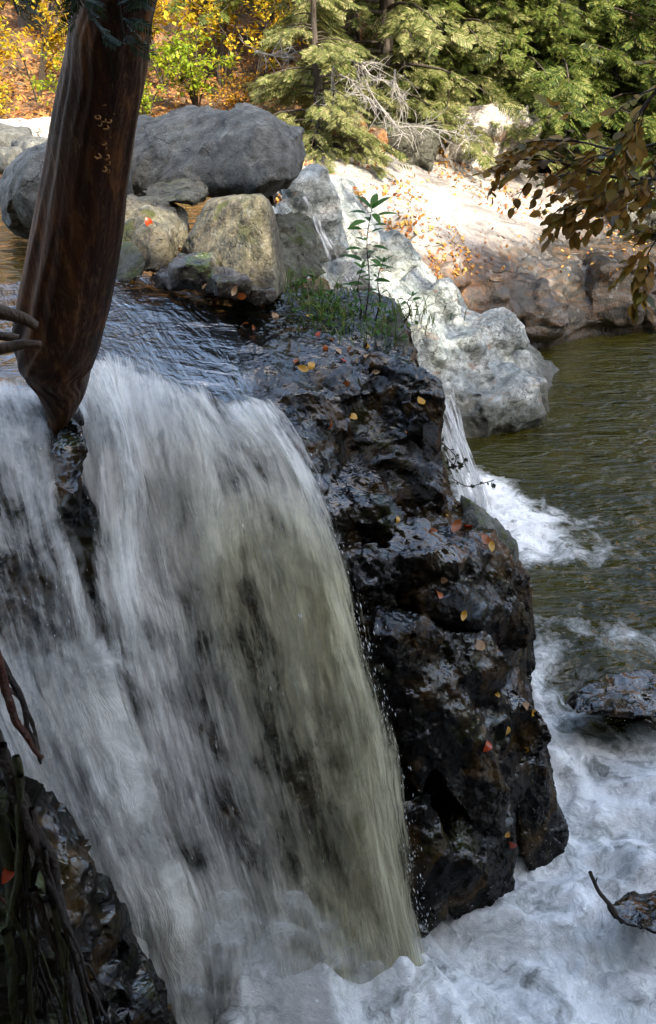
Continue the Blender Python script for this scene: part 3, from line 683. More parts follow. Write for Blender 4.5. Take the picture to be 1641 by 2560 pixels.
CASC = [
 [(316,180,11.3),(336,215,11.6),(362,250,11.4),(385,285,11.1),(405,320,10.7),(424,355,10.3),(436,385,9.9),(452,430,9.4),(478,492,8.95),(482,520,8.85)],
 [(308,192,10.9),(326,228,11.0),(348,262,10.8),(372,300,10.5),(395,338,10.1),(412,370,9.8),(428,400,9.5),(446,440,9.15),(466,494,8.85),(470,520,8.75)],
 [(298,200,10.4),(315,240,10.4),(335,278,10.2),(358,318,9.9),(380,355,9.6),(400,385,9.4),(420,410,9.2),(438,450,8.95),(455,496,8.7),(458,520,8.6)]]
c2 = sheet('cascade', [[(a, b_, d - .35) for a, b_, d in l] for l in CASC], 90, 420, fall_mat('cascade_white_water', .98, 1.45, (.86, .90, .93), 2.2), off=.05, lip=(-.2, -.1), amp=.05, s=80,
           dens=lambda u, v: .10 + .15 * sst(.6, .75, v) - .25 * sst(.1, .3, v) * sst(.62, .5, v), layers=((0, 0), (.08, -.2)))
tag(c2, 'narrow white cascade falling behind the dark buttress into the pool', kind='structure')

# ================================================================== SUNLIT SLAB on the far bank
SLAB = [
 [(270,150,15.6),(300,152,16),(350,148,17),(410,148,18.2),(470,158,19.2),(530,170,20),(600,190,20.5),(680,215,21),(760,230,22)],
 [(270,170,14.6),(305,172,14.8),(350,172,15.6),(410,178,16.6),(470,190,17.4),(530,200,18),(600,212,18.6),(680,240,19),(760,255,20)],
 [(275,190,13.8),(315,192,13.9),(360,198,14.4),(420,212,15.1),(480,226,15.8),(540,236,16.5),(600,244,17.2),(665,258,17.8),(760,270,19)],
 [(300,215,13.2),(340,215,13.3),(385,222,13.8),(430,240,14.3),(480,256,14.9),(540,262,15.7),(590,262,16.3),(645,262,16.8),(760,290,18)],
 [(340,245,13.0),(375,245,13.1),(405,258,13.5),(440,272,13.9),(490,286,14.6),(545,292,15.3),(585,285,15.9),(640,282,16.5),(760,320,17.4)],
 [(380,285,13.0),(410,282,13.1),(440,292,13.4),(470,305,13.9),(515,322,14.6),(556,326,15.2),(590,322,15.8),(645,318,16.3),(760,345,17.2)],
 [(400,330,13.1),(430,330,13.2),(470,338,13.6),(500,345,14.2),(525,350,14.7),(560,352,15.3),(595,350,15.9),(650,345,16.4),(760,370,17.2)]]
def slab_extra(bm):
    rnd = random.Random(5)
    for b_ in [(540,325,14.8,50,40,.8,10,-10,-10),(480,305,14.2,60,40,.8,0,-20,-20),(440,285,13.7,50,30,.7,10,-20,-28),(520,300,14.9,60,34,.8,-12,-20,-10),
               (610,290,16.2,60,60,1.0,10,0,8),(650,300,16.6,50,70,1.0,-10,0,10),(345,208,13.6,40,24,.6,0,-10,-30),(385,238,13.5,60,26,.7,0,-10,-28)]:
        hull_bm(bm, block_pts(*b_[:6], rz=b_[6], rx=b_[7], ry=b_[8], chip=.3, rnd=rnd))
def slab_mask(V): return .45 + .8 * sst(-1.9, -2.9, V[:, 2])
SL2 = lofted_rock('rock_slab', SLAB, 60, 50, (.2, 2.0, -2.6), .05, [(.9, .08), (.35, .045), (.12, .012)], None, 77, strata=(2.4, 1.2, .7), extra=slab_extra, mask=slab_mask, fine=.8)
def slab_mat():
    b = NB('far_slab_stone'); p = b.pos(); z = b.n('ShaderNodeSeparateXYZ', {0: p}).outputs[2]; xx = b.n('ShaderNodeSeparateXYZ', {0: p}).outputs[0]
    q = b.mapv(p, (.5, 1.4, 2), (.2, 0, R(-30)))
    n1 = b.noise(q, 1.5, 6, .65, .5); n2 = b.noise(p, 7, 5, .7); n3 = b.noise(p, 40, 3, .7)
    dry = b.ramp(n1, [(.3, (.10, .092, .085)), (.45, (.22, .205, .195)), (.6, (.33, .315, .30)), (.75, (.42, .40, .385))])
    dry = b.mix(b.rng(n2, .5, .7, 0, .8), dry, (.13, .11, .09))
    wet = b.ramp(b.noise(q, 2.2, 6, .68, .8), [(.3, (.008, .007, .006)), (.45, (.025, .023, .021)), (.53, (.04, .03, .018)), (.56, (.08, .038, .010)), (.60, (.06, .055, .05)), (.75, (.13, .127, .12))])  # damp lower slab, its colour darkened further to deepen the shade there
    wet = b.mix(b.rng(b.noise(p, 3.5, 4), .60, .68, 0, .6), wet, (.22, .22, .21))
    rz = b.math('MULTIPLY', b.rng(xx, 3.1, 1.9, 0, 1), b.rng(b.noise(q, 2.6, 5, .7, .8), .36, .56)); wet = b.mix(b.math('MULTIPLY', rz, .8), wet, b.ramp(b.noise(p, 6, 4, .7), [(.35, (.03, .014, .006)), (.55, (.15, .06, .012)), (.7, (.26, .13, .03))]))
    wet_shade = b.rng(b.math('ADD', z, b.math('MULTIPLY', n2, .9)), -1.55, -1.95, 0, 1)
    col = b.mix(wet_shade, dry, wet)
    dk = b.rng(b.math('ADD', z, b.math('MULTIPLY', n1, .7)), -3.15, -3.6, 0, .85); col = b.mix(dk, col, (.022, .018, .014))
    ck = b.vor(b.mapv(p, (.8, 1.6, 2.2), (.2, 0, R(-30))), .8, 'DISTANCE_TO_EDGE')
    cm = b.math('MULTIPLY', b.rng(ck, 0, .015, 1, 0), b.rng(b.noise(p, 1.1, 3), .5, .6)); col = b.mix(b.math('MULTIPLY', cm, .6), col, (.06, .045, .03))
    h = b.math('ADD', b.math('MULTIPLY', n2, .6), b.math('SUBTRACT', b.math('MULTIPLY', n3, .15), b.math('MULTIPLY', cm, .5)))
    pr = b.n('ShaderNodeBsdfPrincipled', {'Base Color': col, 'Roughness': b.mix(wet_shade, .85, .35), 'Normal': b.bump(h, .8, .09)})
    return b.finish(pr.outputs[0])
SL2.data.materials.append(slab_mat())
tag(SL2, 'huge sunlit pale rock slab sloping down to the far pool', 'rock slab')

# ================================================================== BOULDERS on the upper ledge
def pil(name, outline, D, t, vox, amps, mat, s, label, cat='boulder', back=None, sm=3, fine=.5, strata=(1, 1, 1), depth=None, more=None):
    def build(bm):
        pillow(bm, outline, D, t, back, depth)
        if more: more(bm)
    o = rock(name, build, vox, amps, mat, s, sm, fine=fine, strata=strata)
    return tag(o, label, cat)
BB = [(112,140),(128,118),(150,119),(186,109),(206,108),(222,113),(240,108),(262,112),(280,124),(292,134),(302,132),(299,146),(302,160),(298,172),(280,188),(264,197),(240,196),(200,194),(165,196),(120,205),(100,170)]
def bb_depth(x, y): return 7.9 - .004 * (x - 200) + .006 * (190 - y)
pil('boulder', BB, 7.9, .75, .024, [(.6, .06), (.2, .02), (.08, .008)], M['boulder'], 101, 'big grey overhanging boulder with a beak-like right tip', depth=bb_depth, back=1.3,
    more=lambda bm: hull_bm(bm, [P(*q) for q in [(276,126,7.9),(292,133,7.7),(304,131,7.75),(302,138,7.8),(292,150,7.5),(270,150,7.4),(280,140,8.3)]]))
AB = [(0,196),(4,180),(22,160),(50,143),(80,134),(112,134),(128,150),(132,190),(125,225),(90,234),(40,235),(8,228)]
pil('boulder', AB, 7.6, .75, .030, [(.6, .05), (.2, .018), (.07, .006)], M['boulder'], 140, 'smooth rounded grey boulder behind the leaning trunk, at the left', back=1.0, sm=5)
def hullrock(name, pts, vox, amps, mat, s, label, cat='boulder', sm=1, more=None, fine=.5, jit=0):
    def build(bm):
        hull_bm(bm, [P(*q) for q in pts])
        if more: more(bm)
    return tag(rock(name, build, vox, amps, mat, s, sm, fine=fine), label, cat)
hullrock('boulder', [(209,201,5.7),(225,196,6.4),(258,194,5.35),(262,193,5.6),(273,206,6.2),(183,258,5.7),(190,235,5.6),(206,203,5.9),(176,262,6.0),(236,283,5.2),(276,299,5.1),(289,292,6.2),(262,299,5.15),(200,272,5.45),(268,200,5.4),(280,240,6.3)],
         .014, [(.5, .012), (.10, .008)], M['block'], 200, 'square-cut tan boulder with a flat grey right face', sm=2)
hullrock('boulder', [(116,202,6.0),(130,196,6.4),(145,196,6.2),(172,218,5.9),(184,226,6.1),(184,252,5.8),(176,272,5.55),(150,276,5.4),(122,262,5.6),(113,240,5.9),(150,200,6.5),(190,215,6.6),(160,230,5.55)],
         .018, [(.35, .05), (.13, .022), (.05, .007)], M['block'], 215, 'cracked tan boulder with one red leaf on it, left of the square-cut one', sm=2)
hullrock('boulder', [(138,192,6.8),(150,184,7.0),(170,181,7.0),(190,180,6.9),(204,183,6.8),(212,192,6.6),(196,206,6.4),(150,204,6.4),(180,200,6.2),(205,200,7.2)],
         .018, [(.3, .03), (.1, .012)], M['block'], 225, 'low flat-topped tan rock in front of the overhanging boulder', sm=3)
hullrock('boulder', [(112,244,5.6),(126,240,5.6),(140,246,5.5),(146,262,5.4),(142,279,5.3),(120,284,5.3),(110,275,5.5),(128,250,6.0)],
         .016, [(.2, .03), (.07, .01)], M['moss'], 235, 'small moss-covered rock at the foot of the leaning trunk', sm=2)
for k, (cx, cy, D, wpx, hpx, dm, lab) in enumerate([(196,270,5.25,40,22,.4,'low mossy rock wedged under the square-cut boulder'), (226,283,5.1,36,20,.35,'cracked brown rock under the right of the square-cut boulder'),
        (172,280,5.4,26,14,.3,'small brown rock under the cracked tan boulder'), (250,294,5.1,22,13,.3,'little grey rock beside the square-cut boulder foot')]):
    pts = block_pts(cx, cy, D, wpx, hpx, dm, rz=20 * k, chip=.4)
    tag(rock('small_rock', lambda bm, pts=pts: hull_bm(bm, pts), .015, [(.15, .03), (.06, .01)], M['shelf'], 240 + k * 3, 2), lab, 'rock')
hullrock('boulder', [(274,212,7.2),(292,208,7.6),(305,214,7.6),(318,240,7.4),(326,272,7.0),(300,285,6.8),(282,292,6.6),(276,250,6.8),(310,262,8.0)],
         .022, [(.3, .07), (.1, .02)], M['moss'], 260, 'greenish weathered rock behind the square-cut boulder')
hullrock('boulder', [(376,318,5.4),(398,311,5.4),(404,318,5.5),(409,352,5.2),(404,360,5.1),(380,352,5.2),(372,330,5.3),(396,316,5.9),(400,345,5.8)],
         .015, [(.25, .025), (.07, .008)], M['moss'], 270, 'narrow upright mossy slab standing at the edge of the buttress')
hullrock('boulder', [(458,492,4.7),(476,500,4.5),(500,520,4.5),(519,548,4.45),(521,562,4.45),(510,575,4.35),(480,560,4.2),(462,525,4.4),(500,540,5.1),(470,510,5.2)],
         .016, [(.3, .03), (.1, .012), (.04, .004)], rock_mat('grey_green_stone', [(.05, .055, .05), (.08, .085, .075), (.12, .12, .10), (.15, .14, .10)], 2.0, moss=.3, lichen=.3), 280, 'rounded grey-green rock bulging from the right side of the buttress')
# left far bank: white rocks in the sun
for k, (cx, cy, D, wpx, hpx, dm, mt, lab) in enumerate([(46,133,15.2,62,22,1.6,'slab','flat white sunlit rock on the far left shore'),(14,143,13.6,34,26,1.0,'boulder','rounded grey boulder at the left picture edge above the pool'),
      (36,152,12.6,36,24,1.0,'boulder','pale grey boulder just left of the smooth rounded one'),(4,160,12.4,22,20,.9,'boulder','small bluish rock in the upper pool at the left edge'),(100,137,14.0,60,16,1.2,'slab','low white rock in sun behind the leaning trunk'),(4,128,15.6,30,12,1.0,'slab','bright white stone at the left edge of the far shore')]):
    pts = block_pts(cx, cy, D, wpx, hpx, dm, rz=15 * k, chip=.5)
    tag(rock('boulder', lambda bm, pts=pts: hull_bm(bm, pts), .04, [(.5, .06), (.16, .02)], M[mt], 300 + k * 3, 3), lab, 'boulder')
# far bank: cliff rock under the trees on the right
for k, (cx, cy, D, wpx, hpx, dm, rz, lab) in enumerate([(478,137,19.5,86,52,1.6,10,'pale cliff-like rock with branch shadows at the top of the slab'),(400,146,18.0,60,34,1.5,-10,'dark mossy rock under the dead branches'),
      (366,146,17.2,26,22,1.0,20,'small rust-stained rock at the top left of the slab'),(543,124,20.5,26,30,1.0,10,'grey rock standing between the two hemlock trunks'),(575,152,20.8,60,30,1.3,-10,'shaded rock behind the autumn leaves'),
      (640,205,18.6,70,40,1.5,14,'dark boulder at the right edge above the slab'),(636,172,20.2,60,30,1.3,0,'grey rock on the slope at the right picture edge'),(430,122,19.6,40,24,1.2,20,'mossy shaded rock under the hemlocks'),(345,135,17.0,34,30,1.0,0,'brown rock behind the bright hemlock branches')]):
    pts = block_pts(cx, cy, D, wpx, hpx, dm, rz=rz, chip=.4)
    mt = 'slab' if k in (0, 3) else ('moss' if k in (1, 7) else ('wetslab' if k in (2, 8) else 'boulder'))
    tag(rock('boulder', lambda bm, pts=pts: hull_bm(bm, pts), .045, [(.5, .16), (.2, .06), (.08, .02)], M[mt], 330 + k * 3, 1, strata=(1, 1, 2.5)), lab, 'boulder')
# rapids rocks on the right
hullrock('boulder', [(560,702,4.95),(575,688,5.0),(600,676,5.1),(625,671,5.15),(670,670,5.2),(700,690,5.1),(680,720,4.7),(620,716,4.6),(575,712,4.75),(640,700,5.6)],
         .018, [(.3, .05), (.1, .015)], M['cliff'], 400, 'low black wet rock breaking through the rapids at the right', sm=2)
hullrock('boulder', [(640,716,4.5),(660,712,4.6),(690,725,4.5),(670,740,4.3),(645,728,4.35)], .018, [(.2, .04), (.07, .01)], M['cliff'], 410, 'small black rock tip in the rapids at the right edge', sm=2)
hullrock('boulder', [(606,905,3.2),(625,897,3.25),(656,893,3.3),(690,890,3.3),(700,930,3.1),(660,936,3.0),(620,925,3.1),(640,910,3.6)],
         .014, [(.2, .035), (.07, .012)], M['cliff'], 420, 'dark mossy rock in the foam at the lower right edge', sm=2)
# lower left bank rock beside the fall
hullrock('boulder', [(20,770,2.3),(50,790,2.35),(82,850,2.3),(105,905,2.25),(140,950,2.2),(170,990,2.2),(184,1040,2.15),(180,1120,2.0),(-60,1120,1.9),(-60,780,2.2),(60,960,2.0),(110,1010,1.95),(150,1090,1.95),(0,840,2.1),(-60,900,2.9),(120,1100,2.8)],
         .013, [(.25, .05), (.09, .020), (.035, .006)], M['cliff'], 430, 'dark wet rock at the lower left beside the waterfall', sm=1)

# ================================================================== VEGETATION
bpy.context.view_layer.update()
def leaflet(n=5, w=.5, curl=.12, fold=.12):
    "pointed oval leaf along +X, length 1"
    xs = np.linspace(0, 1, n + 1); V = []; Fc = []
    prof = np.sin(np.pi * np.clip(xs, 0, 1) ** .85) ** .8 * w / 2
    for x, h in zip(xs, prof):
        z = -curl * (x - .4) ** 2 * 4 * .3
        V += [(x, -h, z + fold * h), (x, 0, z), (x, h, z + fold * h)]
    for k in range(n):
        a = 3 * k; Fc += [(a, a + 3, a + 4, a + 1), (a + 1, a + 4, a + 5, a + 2)]
    return np.array(V, float), np.array(Fc)
LEAF2 = leaflet(2, .62); LEAF4 = leaflet(5, .58)
def quad_leaf(w=.6): return np.array([(0, 0, 0), (.45, -w / 2, .06), (1, 0, -.05), (.45, w / 2, .06)], float), np.array([(0, 1, 2, 3)])
def spray_template(rg):
    "flat hemlock spray along +X, length 1: a twig with many thin side twigs, drooping at the tip"
    V, Fc = [], []
    def blade(a, d, L, w):
        a = np.array(a, float); d = np.array(d, float); p = np.array([-d[1], d[0], 0.0]); p /= np.linalg.norm(p) + 1e-9
        b = len(V); V.extend([a - p * w * .5, a + d * L * .5 - p * w, a + d * L, a + d * L * .5 + p * w]); Fc.append((b, b + 1, b + 2, b + 3))
    blade((0, 0, 0), (1, 0, -.12), 1.0, .022)
    for k in range(9):
        x = .08 + .1 * k; L = (.42 - .30 * abs(x - .35)) * (.8 + .4 * rg.random())
        for sg in (-1, 1):
            ang = R(48 + 14 * rg.random()); d = np.array([math.cos(ang), sg * math.sin(ang), -.18 - .2 * rg.random()])
            blade((x, 0, -.12 * x), d, L, .034)
    return np.array(V), np.array(Fc)
rgT = np.random.default_rng(1); SPRAYS = [spray_template(rgT) for _ in range(3)]
M['hemlock'] = leaf_mat('hemlock_needles', [(.018, .038, .007), (.045, .08, .012), (.11, .14, .024), (.23, .23, .07)], .35, 1.0)
M['hemlock_pale'] = leaf_mat('hemlock_needles_pale', [(.04, .08, .012), (.12, .15, .035), (.22, .22, .085), (.33, .30, .15)], .35, 1.2)
M['yellow'] = leaf_mat('yellow_leaves', [(.28, .13, .008), (.55, .34, .015), (.68, .50, .05), (.28, .33, .02)], .5, 1.5)
M['lime'] = leaf_mat('lime_leaves', [(.10, .20, .012), (.22, .32, .02), (.42, .42, .03), (.16, .26, .02)], .5, 1.5)
M['orange'] = leaf_mat('copper_leaves', [(.30, .12, .015), (.45, .22, .02), (.50, .30, .03), (.22, .20, .02)], .5, 1.5)
M['bark'] = bark_mat('grey_brown_bark', (.02, .015, .011), (.085, .066, .05))
M['twig'] = bark_mat('dark_twig_bark', (.02, .014, .01), (.07, .05, .035), 3)
M['silver'] = bark_mat('bleached_dead_wood', (.20, .185, .17), (.42, .40, .38), 3, .7)
def spray_cloud(base, d, L, n, size, rg, droop=.5):
    "sprays along one bough; returns list of (V,F)"
    t = np.sort(rg.random(n)) ** .8; side = rg.choice([-1, 1], n)
    dirv = norm(np.array(d)); hor = np.array([dirv[0], dirv[1], 0]); hor = hor / (np.linalg.norm(hor) + 1e-9)
    perp = np.array([-hor[1], hor[0], 0])
    pos = base + t[:, None] * L * dirv - (t[:, None] ** 2) * np.array([0, 0, droop * L])
    spread = (.30 * L * (1 - .6 * t))[:, None] * rg.random(n)[:, None]
    dd = hor * (.6 + .5 * rg.random(n))[:, None] + perp * (side * (.4 + .6 * rg.random(n)))[:, None] + np.array([0, 0, -1]) * (.15 + .5 * rg.random(n))[:, None]
    pos = pos + norm(dd) * spread
    X, Y, Z = frames(dd, np.array([0, 0, 1.0]) + .5 * rg.normal(0, 1, (n, 3)))
    out = []
    for k in range(3):
        m = (np.arange(n) % 3) == k
        if m.any(): out.append(instances(*SPRAYS[k], pos[m], X[m], Y[m], Z[m], size * (.6 + .7 * rg.random(m.sum()))))
    return out
def hemlock(name, h, rad, seed, mat, nb=60, z0=.12, n=34, size=.42, trunk_r=.16, lean=(0, 0)):
    rg = np.random.default_rng(seed); root = empty(name)
    zz = np.linspace(-.4, h, 12); cx = np.stack([lean[0] * zz / h + .12 * np.sin(zz * .9 + seed), lean[1] * zz / h + .1 * np.cos(zz * .7 + seed), zz], 1)
    V, Fc = tube(cx, list(np.linspace(trunk_r * 1.25, .02, 12)), 10, .25, seed); 
    limbs = []; cl = []
    for k in range(nb):
        f = z0 + (1 - z0) * (k / nb) ** 1.1; z = f * h; a = rg.random() * 6.283
        L = rad * (1 - f) ** .75 * (.65 + .5 * rg.random()) + .25
        b0 = np.array([np.interp(z, zz, cx[:, 0]), np.interp(z, zz, cx[:, 1]), z]); d = np.array([math.cos(a), math.sin(a), .12 + .25 * f])
        pts = [b0 + t * L * norm(d) - t * t * np.array([0, 0, .42 * L]) for t in np.linspace(0, 1, 5)]
        limbs.append(tube(pts, list(np.linspace(.03 * L / 2 + .008, .004, 5)), 5))
        cl += spray_cloud(b0, d, L, max(8, int(n * L / rad)), size, rg, .42)
    mkmesh('trunk', *merge([(V, Fc)]), M['bark'], root)
    mkmesh('limbs', *merge(limbs), M['bark'], root)
    mkmesh('crown', *merge(cl), mat, root, smooth=False)
    return root
def copy_tree(o, loc=None, rz=0, sc=1.0, parent=None, mats=None):
    c = o.copy(); COL.objects.link(c); c.parent = parent
    if loc is not None: c.location = loc; c.rotation_euler = (0, 0, rz); c.scale = (sc, sc, sc)
    for ch in list(o.children): copy_tree(ch, parent=c)
    return c
def gz(x, y): return float(ground_z(np.array([float(x)]), np.array([float(y)]))[0])
def at_px(px, D):
    xc = (px - 328) / F
    return xc * D / (cP + .4 * sP)         # x for things near the top of the picture
def shrub(name, seed, nl, rad, h, mat, lw=.09, stems=7, flat=.6, tmpl=LEAF2):
    rg = np.random.default_rng(seed); root = empty(name); tw = []; pos = []; dirs = []
    for k in range(stems):
        a = rg.random() * 6.283; tip = np.array([math.cos(a) * rad * (.4 + .6 * rg.random()), math.sin(a) * rad * (.4 + .6 * rg.random()), h * (.55 + .45 * rg.random())])
        pts = smoothline([(0, 0, -.1), tip * np.array([.25, .25, .45]), tip * np.array([.65, .65, .8]), tip], 7); tw.append(tube(pts, list(np.linspace(.022, .006, 7)), 5))
        for j in range(9):
            t = .25 + .75 * rg.random(); b0 = np.array([np.interp(t, np.linspace(0, 1, 7), pts[:, i]) for i in range(3)]); d = norm(rg.normal(0, 1, 3) * np.array([1, 1, .35]) + tip * .3); L = rad * (.25 + .35 * rg.random())
            tw.append(tube([b0, b0 + d * L * .5 + (0, 0, .02), b0 + d * L], [.008, .006, .003], 4))
            m = max(2, nl // (stems * 9)); tt = rg.random(m); pos.append(b0 + d * L * tt[:, None] + rg.normal(0, .04, (m, 3))); dirs.append(d + rg.normal(0, .7, (m, 3)) + np.array([0, 0, -.25]))
    pos = np.concatenate(pos); dirs = np.concatenate(dirs); X, Y, Z = frames(dirs, np.array([0, 0, 1.0]) + .45 * rg.normal(0, 1, pos.shape))
    mkmesh('stems', *merge(tw), M['twig'], root)
    mkmesh('leaves', *instances(*tmpl, pos, X, Y, Z, lw * (.6 + .8 * rg.random(len(pos)))), mat, root)
    return root
# --- hemlocks of the far bank
HP = [hemlock('hemlock_tree', 9.0, 2.4, 1, M['hemlock'], 75, .10, 44), hemlock('hemlock_tree', 11.0, 2.8, 2, M['hemlock'], 90, .20, 46, trunk_r=.2),
      hemlock('hemlock_tree', 7.0, 2.3, 3, M['hemlock_pale'], 80, .03, 60, size=.36),
      hemlock('hemlock_tree', 8.0, 2.9, 4, M['hemlock'], 85, .20, 60, size=.36, trunk_r=.10)]
spots = [(452,19.6,2,.80,'pale drooping hemlock over the dead silver branches'),(318,16.6,2,.62,'bright low hemlock whose boughs sweep down beside the overhanging boulder'),
 (378,19.0,2,1.0,'tall pale hemlock behind the bright low one, at the middle of the bank'),(530,23.3,1,.9,'hemlock with a curved leaning trunk right of the dead branches'),(566,23.6,1,1.0,'hemlock with the thick dark trunk at the right of the bank'),
 (505,20.6,3,.95,'hemlock whose high boughs hang over the curved trunk'),(548,20.4,3,1.05,'hemlock with sunlit boughs above the grey rock between the trunks'),(600,20.6,3,.95,'hemlock with bright boughs above the autumn branch'),(648,20.2,3,1.0,'hemlock with drooping boughs at the upper right corner'),(455,21.5,3,1.0,'hemlock with long drooping boughs behind the pale one'),(290,21,3,.9,'hemlock with drooping boughs between the golden shrubs and the pale tree'),
 (610,22.6,0,.75,'green hemlock standing behind the autumn-leaved branch'),(655,22.2,0,.9,'hemlock at the right picture edge on the bank'),(490,24.5,0,.9,'dark green hemlock behind the curved trunk'),(430,25,0,1.0,'green hemlock behind the tall pale one'),
 (340,27,0,1.0,'hemlock high on the slope above the golden shrubs'),(250,28,1,1.0,'shaded hemlock high on the slope right of the leaning trunk'),(590,27.5,1,1.1,'deep green hemlock far up the slope at the right'),(520,29,1,1.1,'hemlock far up the slope at the centre right'),
 (400,31,1,1.1,'farthest hemlock at the top centre'),(680,27,1,1.0,'hemlock beyond the right picture edge'),(300,33,0,1.2,'dark hemlock at the back of the slope'),(110,34,0,1.2,'dark hemlock at the far back left'),(640,33,0,1.2,'dark hemlock at the far back right'),(470,35,0,1.3,'dark hemlock at the far back centre')]
used = set()
for k, (px, D, kind, sc, lab) in enumerate(spots):
    if D > 23: sc *= .78
    x = at_px(px, D); loc = (x, D, gz(x, D) - .1)
    if kind in used: o = copy_tree(HP[kind], loc, 1.7 * k, sc)
    else: o = HP[kind]; used.add(kind); o.location = loc; o.scale = (sc,) * 3; o.rotation_euler = (0, 0, 1.7 * k)
    tag(o, lab, 'tree', 'hemlock trees on the far bank')
# --- bare trunks that show on the slope
def bare_tree(name, pts, r, mat, label, seed=0):
    root = empty(name, tuple(pts[0])); V, Fc = tube(smoothline(pts, 12), list(np.linspace(r * 1.5, r * .7, 12)), 12, .2, seed)
    mkmesh('trunk', V, Fc, mat, root); tag(root, label, 'tree'); return root
def tp(px, py, D): return tuple(P(px, py, D))
for k, (pts, r, lab) in enumerate([([(520,128,21.2),(527,105,21.3),(533,70,21.5),(536,30,21.8),(534,-60,22)],.16,'curved hemlock trunk rising right behind the branch-shadowed rock'),
     ([(556,124,21.6),(566,100,21.7),(572,62,21.8),(574,20,22),(572,-60,22)],.34,'thick furrowed trunk right of the curved one'),
     ([(34,92,21),(32,55,21),(28,0,21),(25,-60,21)],.22,'grey trunk at the far upper left'),([(118,90,20.5),(116,50,20.5),(112,0,20.5),(110,-60,20.5)],.24,'grey trunk just left of the leaning trunk top'),
     ([(352,98,23),(353,50,23),(352,0,23),(352,-60,23)],.14,'slim dark trunk behind the golden shrubs'),([(612,112,22),(611,80,22),(613,10,22),(614,-60,22)],.07,'thin pale trunk near the right of the bank')]):
    bare_tree('bare_tree', [tp(*q) for q in pts], r, M['bark'] if k != 5 else M['silver'], lab, k)
# --- golden shrubs
SH = [shrub('shrub', 21, 1300, 1.3, 2.2, M['yellow'], .10), shrub('shrub', 22, 1300, 1.0, 1.5, M['lime'], .09), shrub('shrub', 23, 700, .9, 1.3, M['orange'], .09)]
sh = [(10,17.6,0,1,'golden-leaved shrub at the left picture edge'),(45,18.2,0,.9,'yellow shrub above the white shore rocks'),(80,17.2,1,.9,'lime-yellow shrub left of the leaning trunk'),(60,20.5,0,1.2,'tall yellow shrub behind the left trunks'),
 (130,19,0,1.1,'golden shrub partly behind the leaning trunk'),(170,19.5,0,1.2,'golden shrub right of the leaning trunk'),(200,18.3,1,1,'lime-green shrub above the overhanging boulder'),(225,20,0,1.3,'large golden-leaved shrub at the upper middle'),
 (150,17.6,1,.7,'low green shrub beside the leaning trunk'),(255,19.2,0,1.0,'yellow shrub beside the bright hemlock'),(20,22,2,1.3,'copper shrub high at the left'),(100,23,0,1.3,'yellow sapling high on the left slope'),
 (190,24,0,1.4,'yellow sapling high on the slope behind the golden shrubs'),(275,23,1,1.3,'green sapling behind the big golden shrub'),(240,17.8,2,.7,'low orange shrub on the leaf-covered slope'),(420,18.6,2,.55,'small copper-leaved shrub under the dead branches'),
 (600,21.6,1,.8,'green leafy shrub behind the autumn branch'),(640,23,1,1.0,'green shrub at the right of the slope'),(470,22.6,1,.6,'small green shrub between hemlock trunks'),(5,16.2,0,.6,'low yellow shrub touching the white shore rocks'),(95,16.4,2,.5,'small orange shrub at the foot of the left slope')]
GT = shrub('golden_tree', 25, 11000, 2.6, 8.5, M['yellow'], .12, stems=16)
for k, (px, D, sc, lab) in enumerate([(215,23.5,1.0,'tall golden-leaved tree behind the golden shrubs'),(40,22,1.0,'tall golden tree at the upper left'),(-60,20,.9,'golden tree left of the picture'),(130,25,1.15,'golden tree directly behind the leaning trunk'),(-120,17,.8,'golden tree at the left shore of the upper pool'),(285,27,1.1,'golden tree left behind the tall pale hemlock')]):
    x = at_px(px, D); loc = (x, D, gz(x, D) - .1)
    if k: o = copy_tree(GT, loc, 1.3 * k, sc)
    else: o = GT; o.location = loc
    tag(o, lab, 'tree', 'golden trees on the far bank')
used = set()
for k, (px, D, kind, sc, lab) in enumerate(sh):
    x = at_px(px, D); loc = (x, D, gz(x, D) - .02)
    if kind in used: o = copy_tree(SH[kind], loc, 2.3 * k, sc)
    else: o = SH[kind]; used.add(kind); o.location = loc; o.scale = (sc,) * 3; o.rotation_euler = (0, 0, 2.3 * k)
    tag(o, lab, 'shrub', 'autumn shrubs on the far bank')
# --- dead silver branches
def dead_branch(base, tip, seed, label, n=24, L=.8, r=.019):
    rg = np.random.default_rng(seed); base = np.array(base); tip = np.array(tip); root = empty('dead_branch', tuple(base))
    ax = tip - base; LL = np.linalg.norm(ax)
    main = smoothline([base, base + ax * .35 + rg.normal(0, .05, 3) * LL, base + ax * .7 + rg.normal(0, .05, 3) * LL - (0, 0, .03), tip], 10)
    parts = [tube(main, list(np.linspace(r, r * .25, 10)), 6, .2, seed)]
    for k in range(n):
        t = .15 + .85 * rg.random(); b0 = np.array([np.interp(t, np.linspace(0, 1, 10), main[:, i]) for i in range(3)])
        d = norm(norm(ax) * (.5 + .5 * rg.random()) + rg.normal(0, .55, 3)); l = L * (1.1 - .7 * t) * (.4 + .6 * rg.random())
        p = smoothline([b0, b0 + d * l * .5 + rg.normal(0, .06, 3) * l, b0 + d * l + rg.normal(0, .12, 3) * l - (0, 0, .12 * l)], 6); parts.append(tube(p, list(np.linspace(r * .45, r * .12, 6)), 5))
        for j in range(3):
            b1 = p[1 + j]; d2 = norm(d + rg.normal(0, .6, 3)); parts.append(tube([b1, b1 + d2 * l * .25, b1 + d2 * l * .4 + rg.normal(0, .05, 3) * l], [r * .2, r * .15, r * .08], 4))
    mkmesh('twigs', *merge(parts), M['silver'], root); tag(root, label, 'branch', 'dead bleached branches on the far bank')
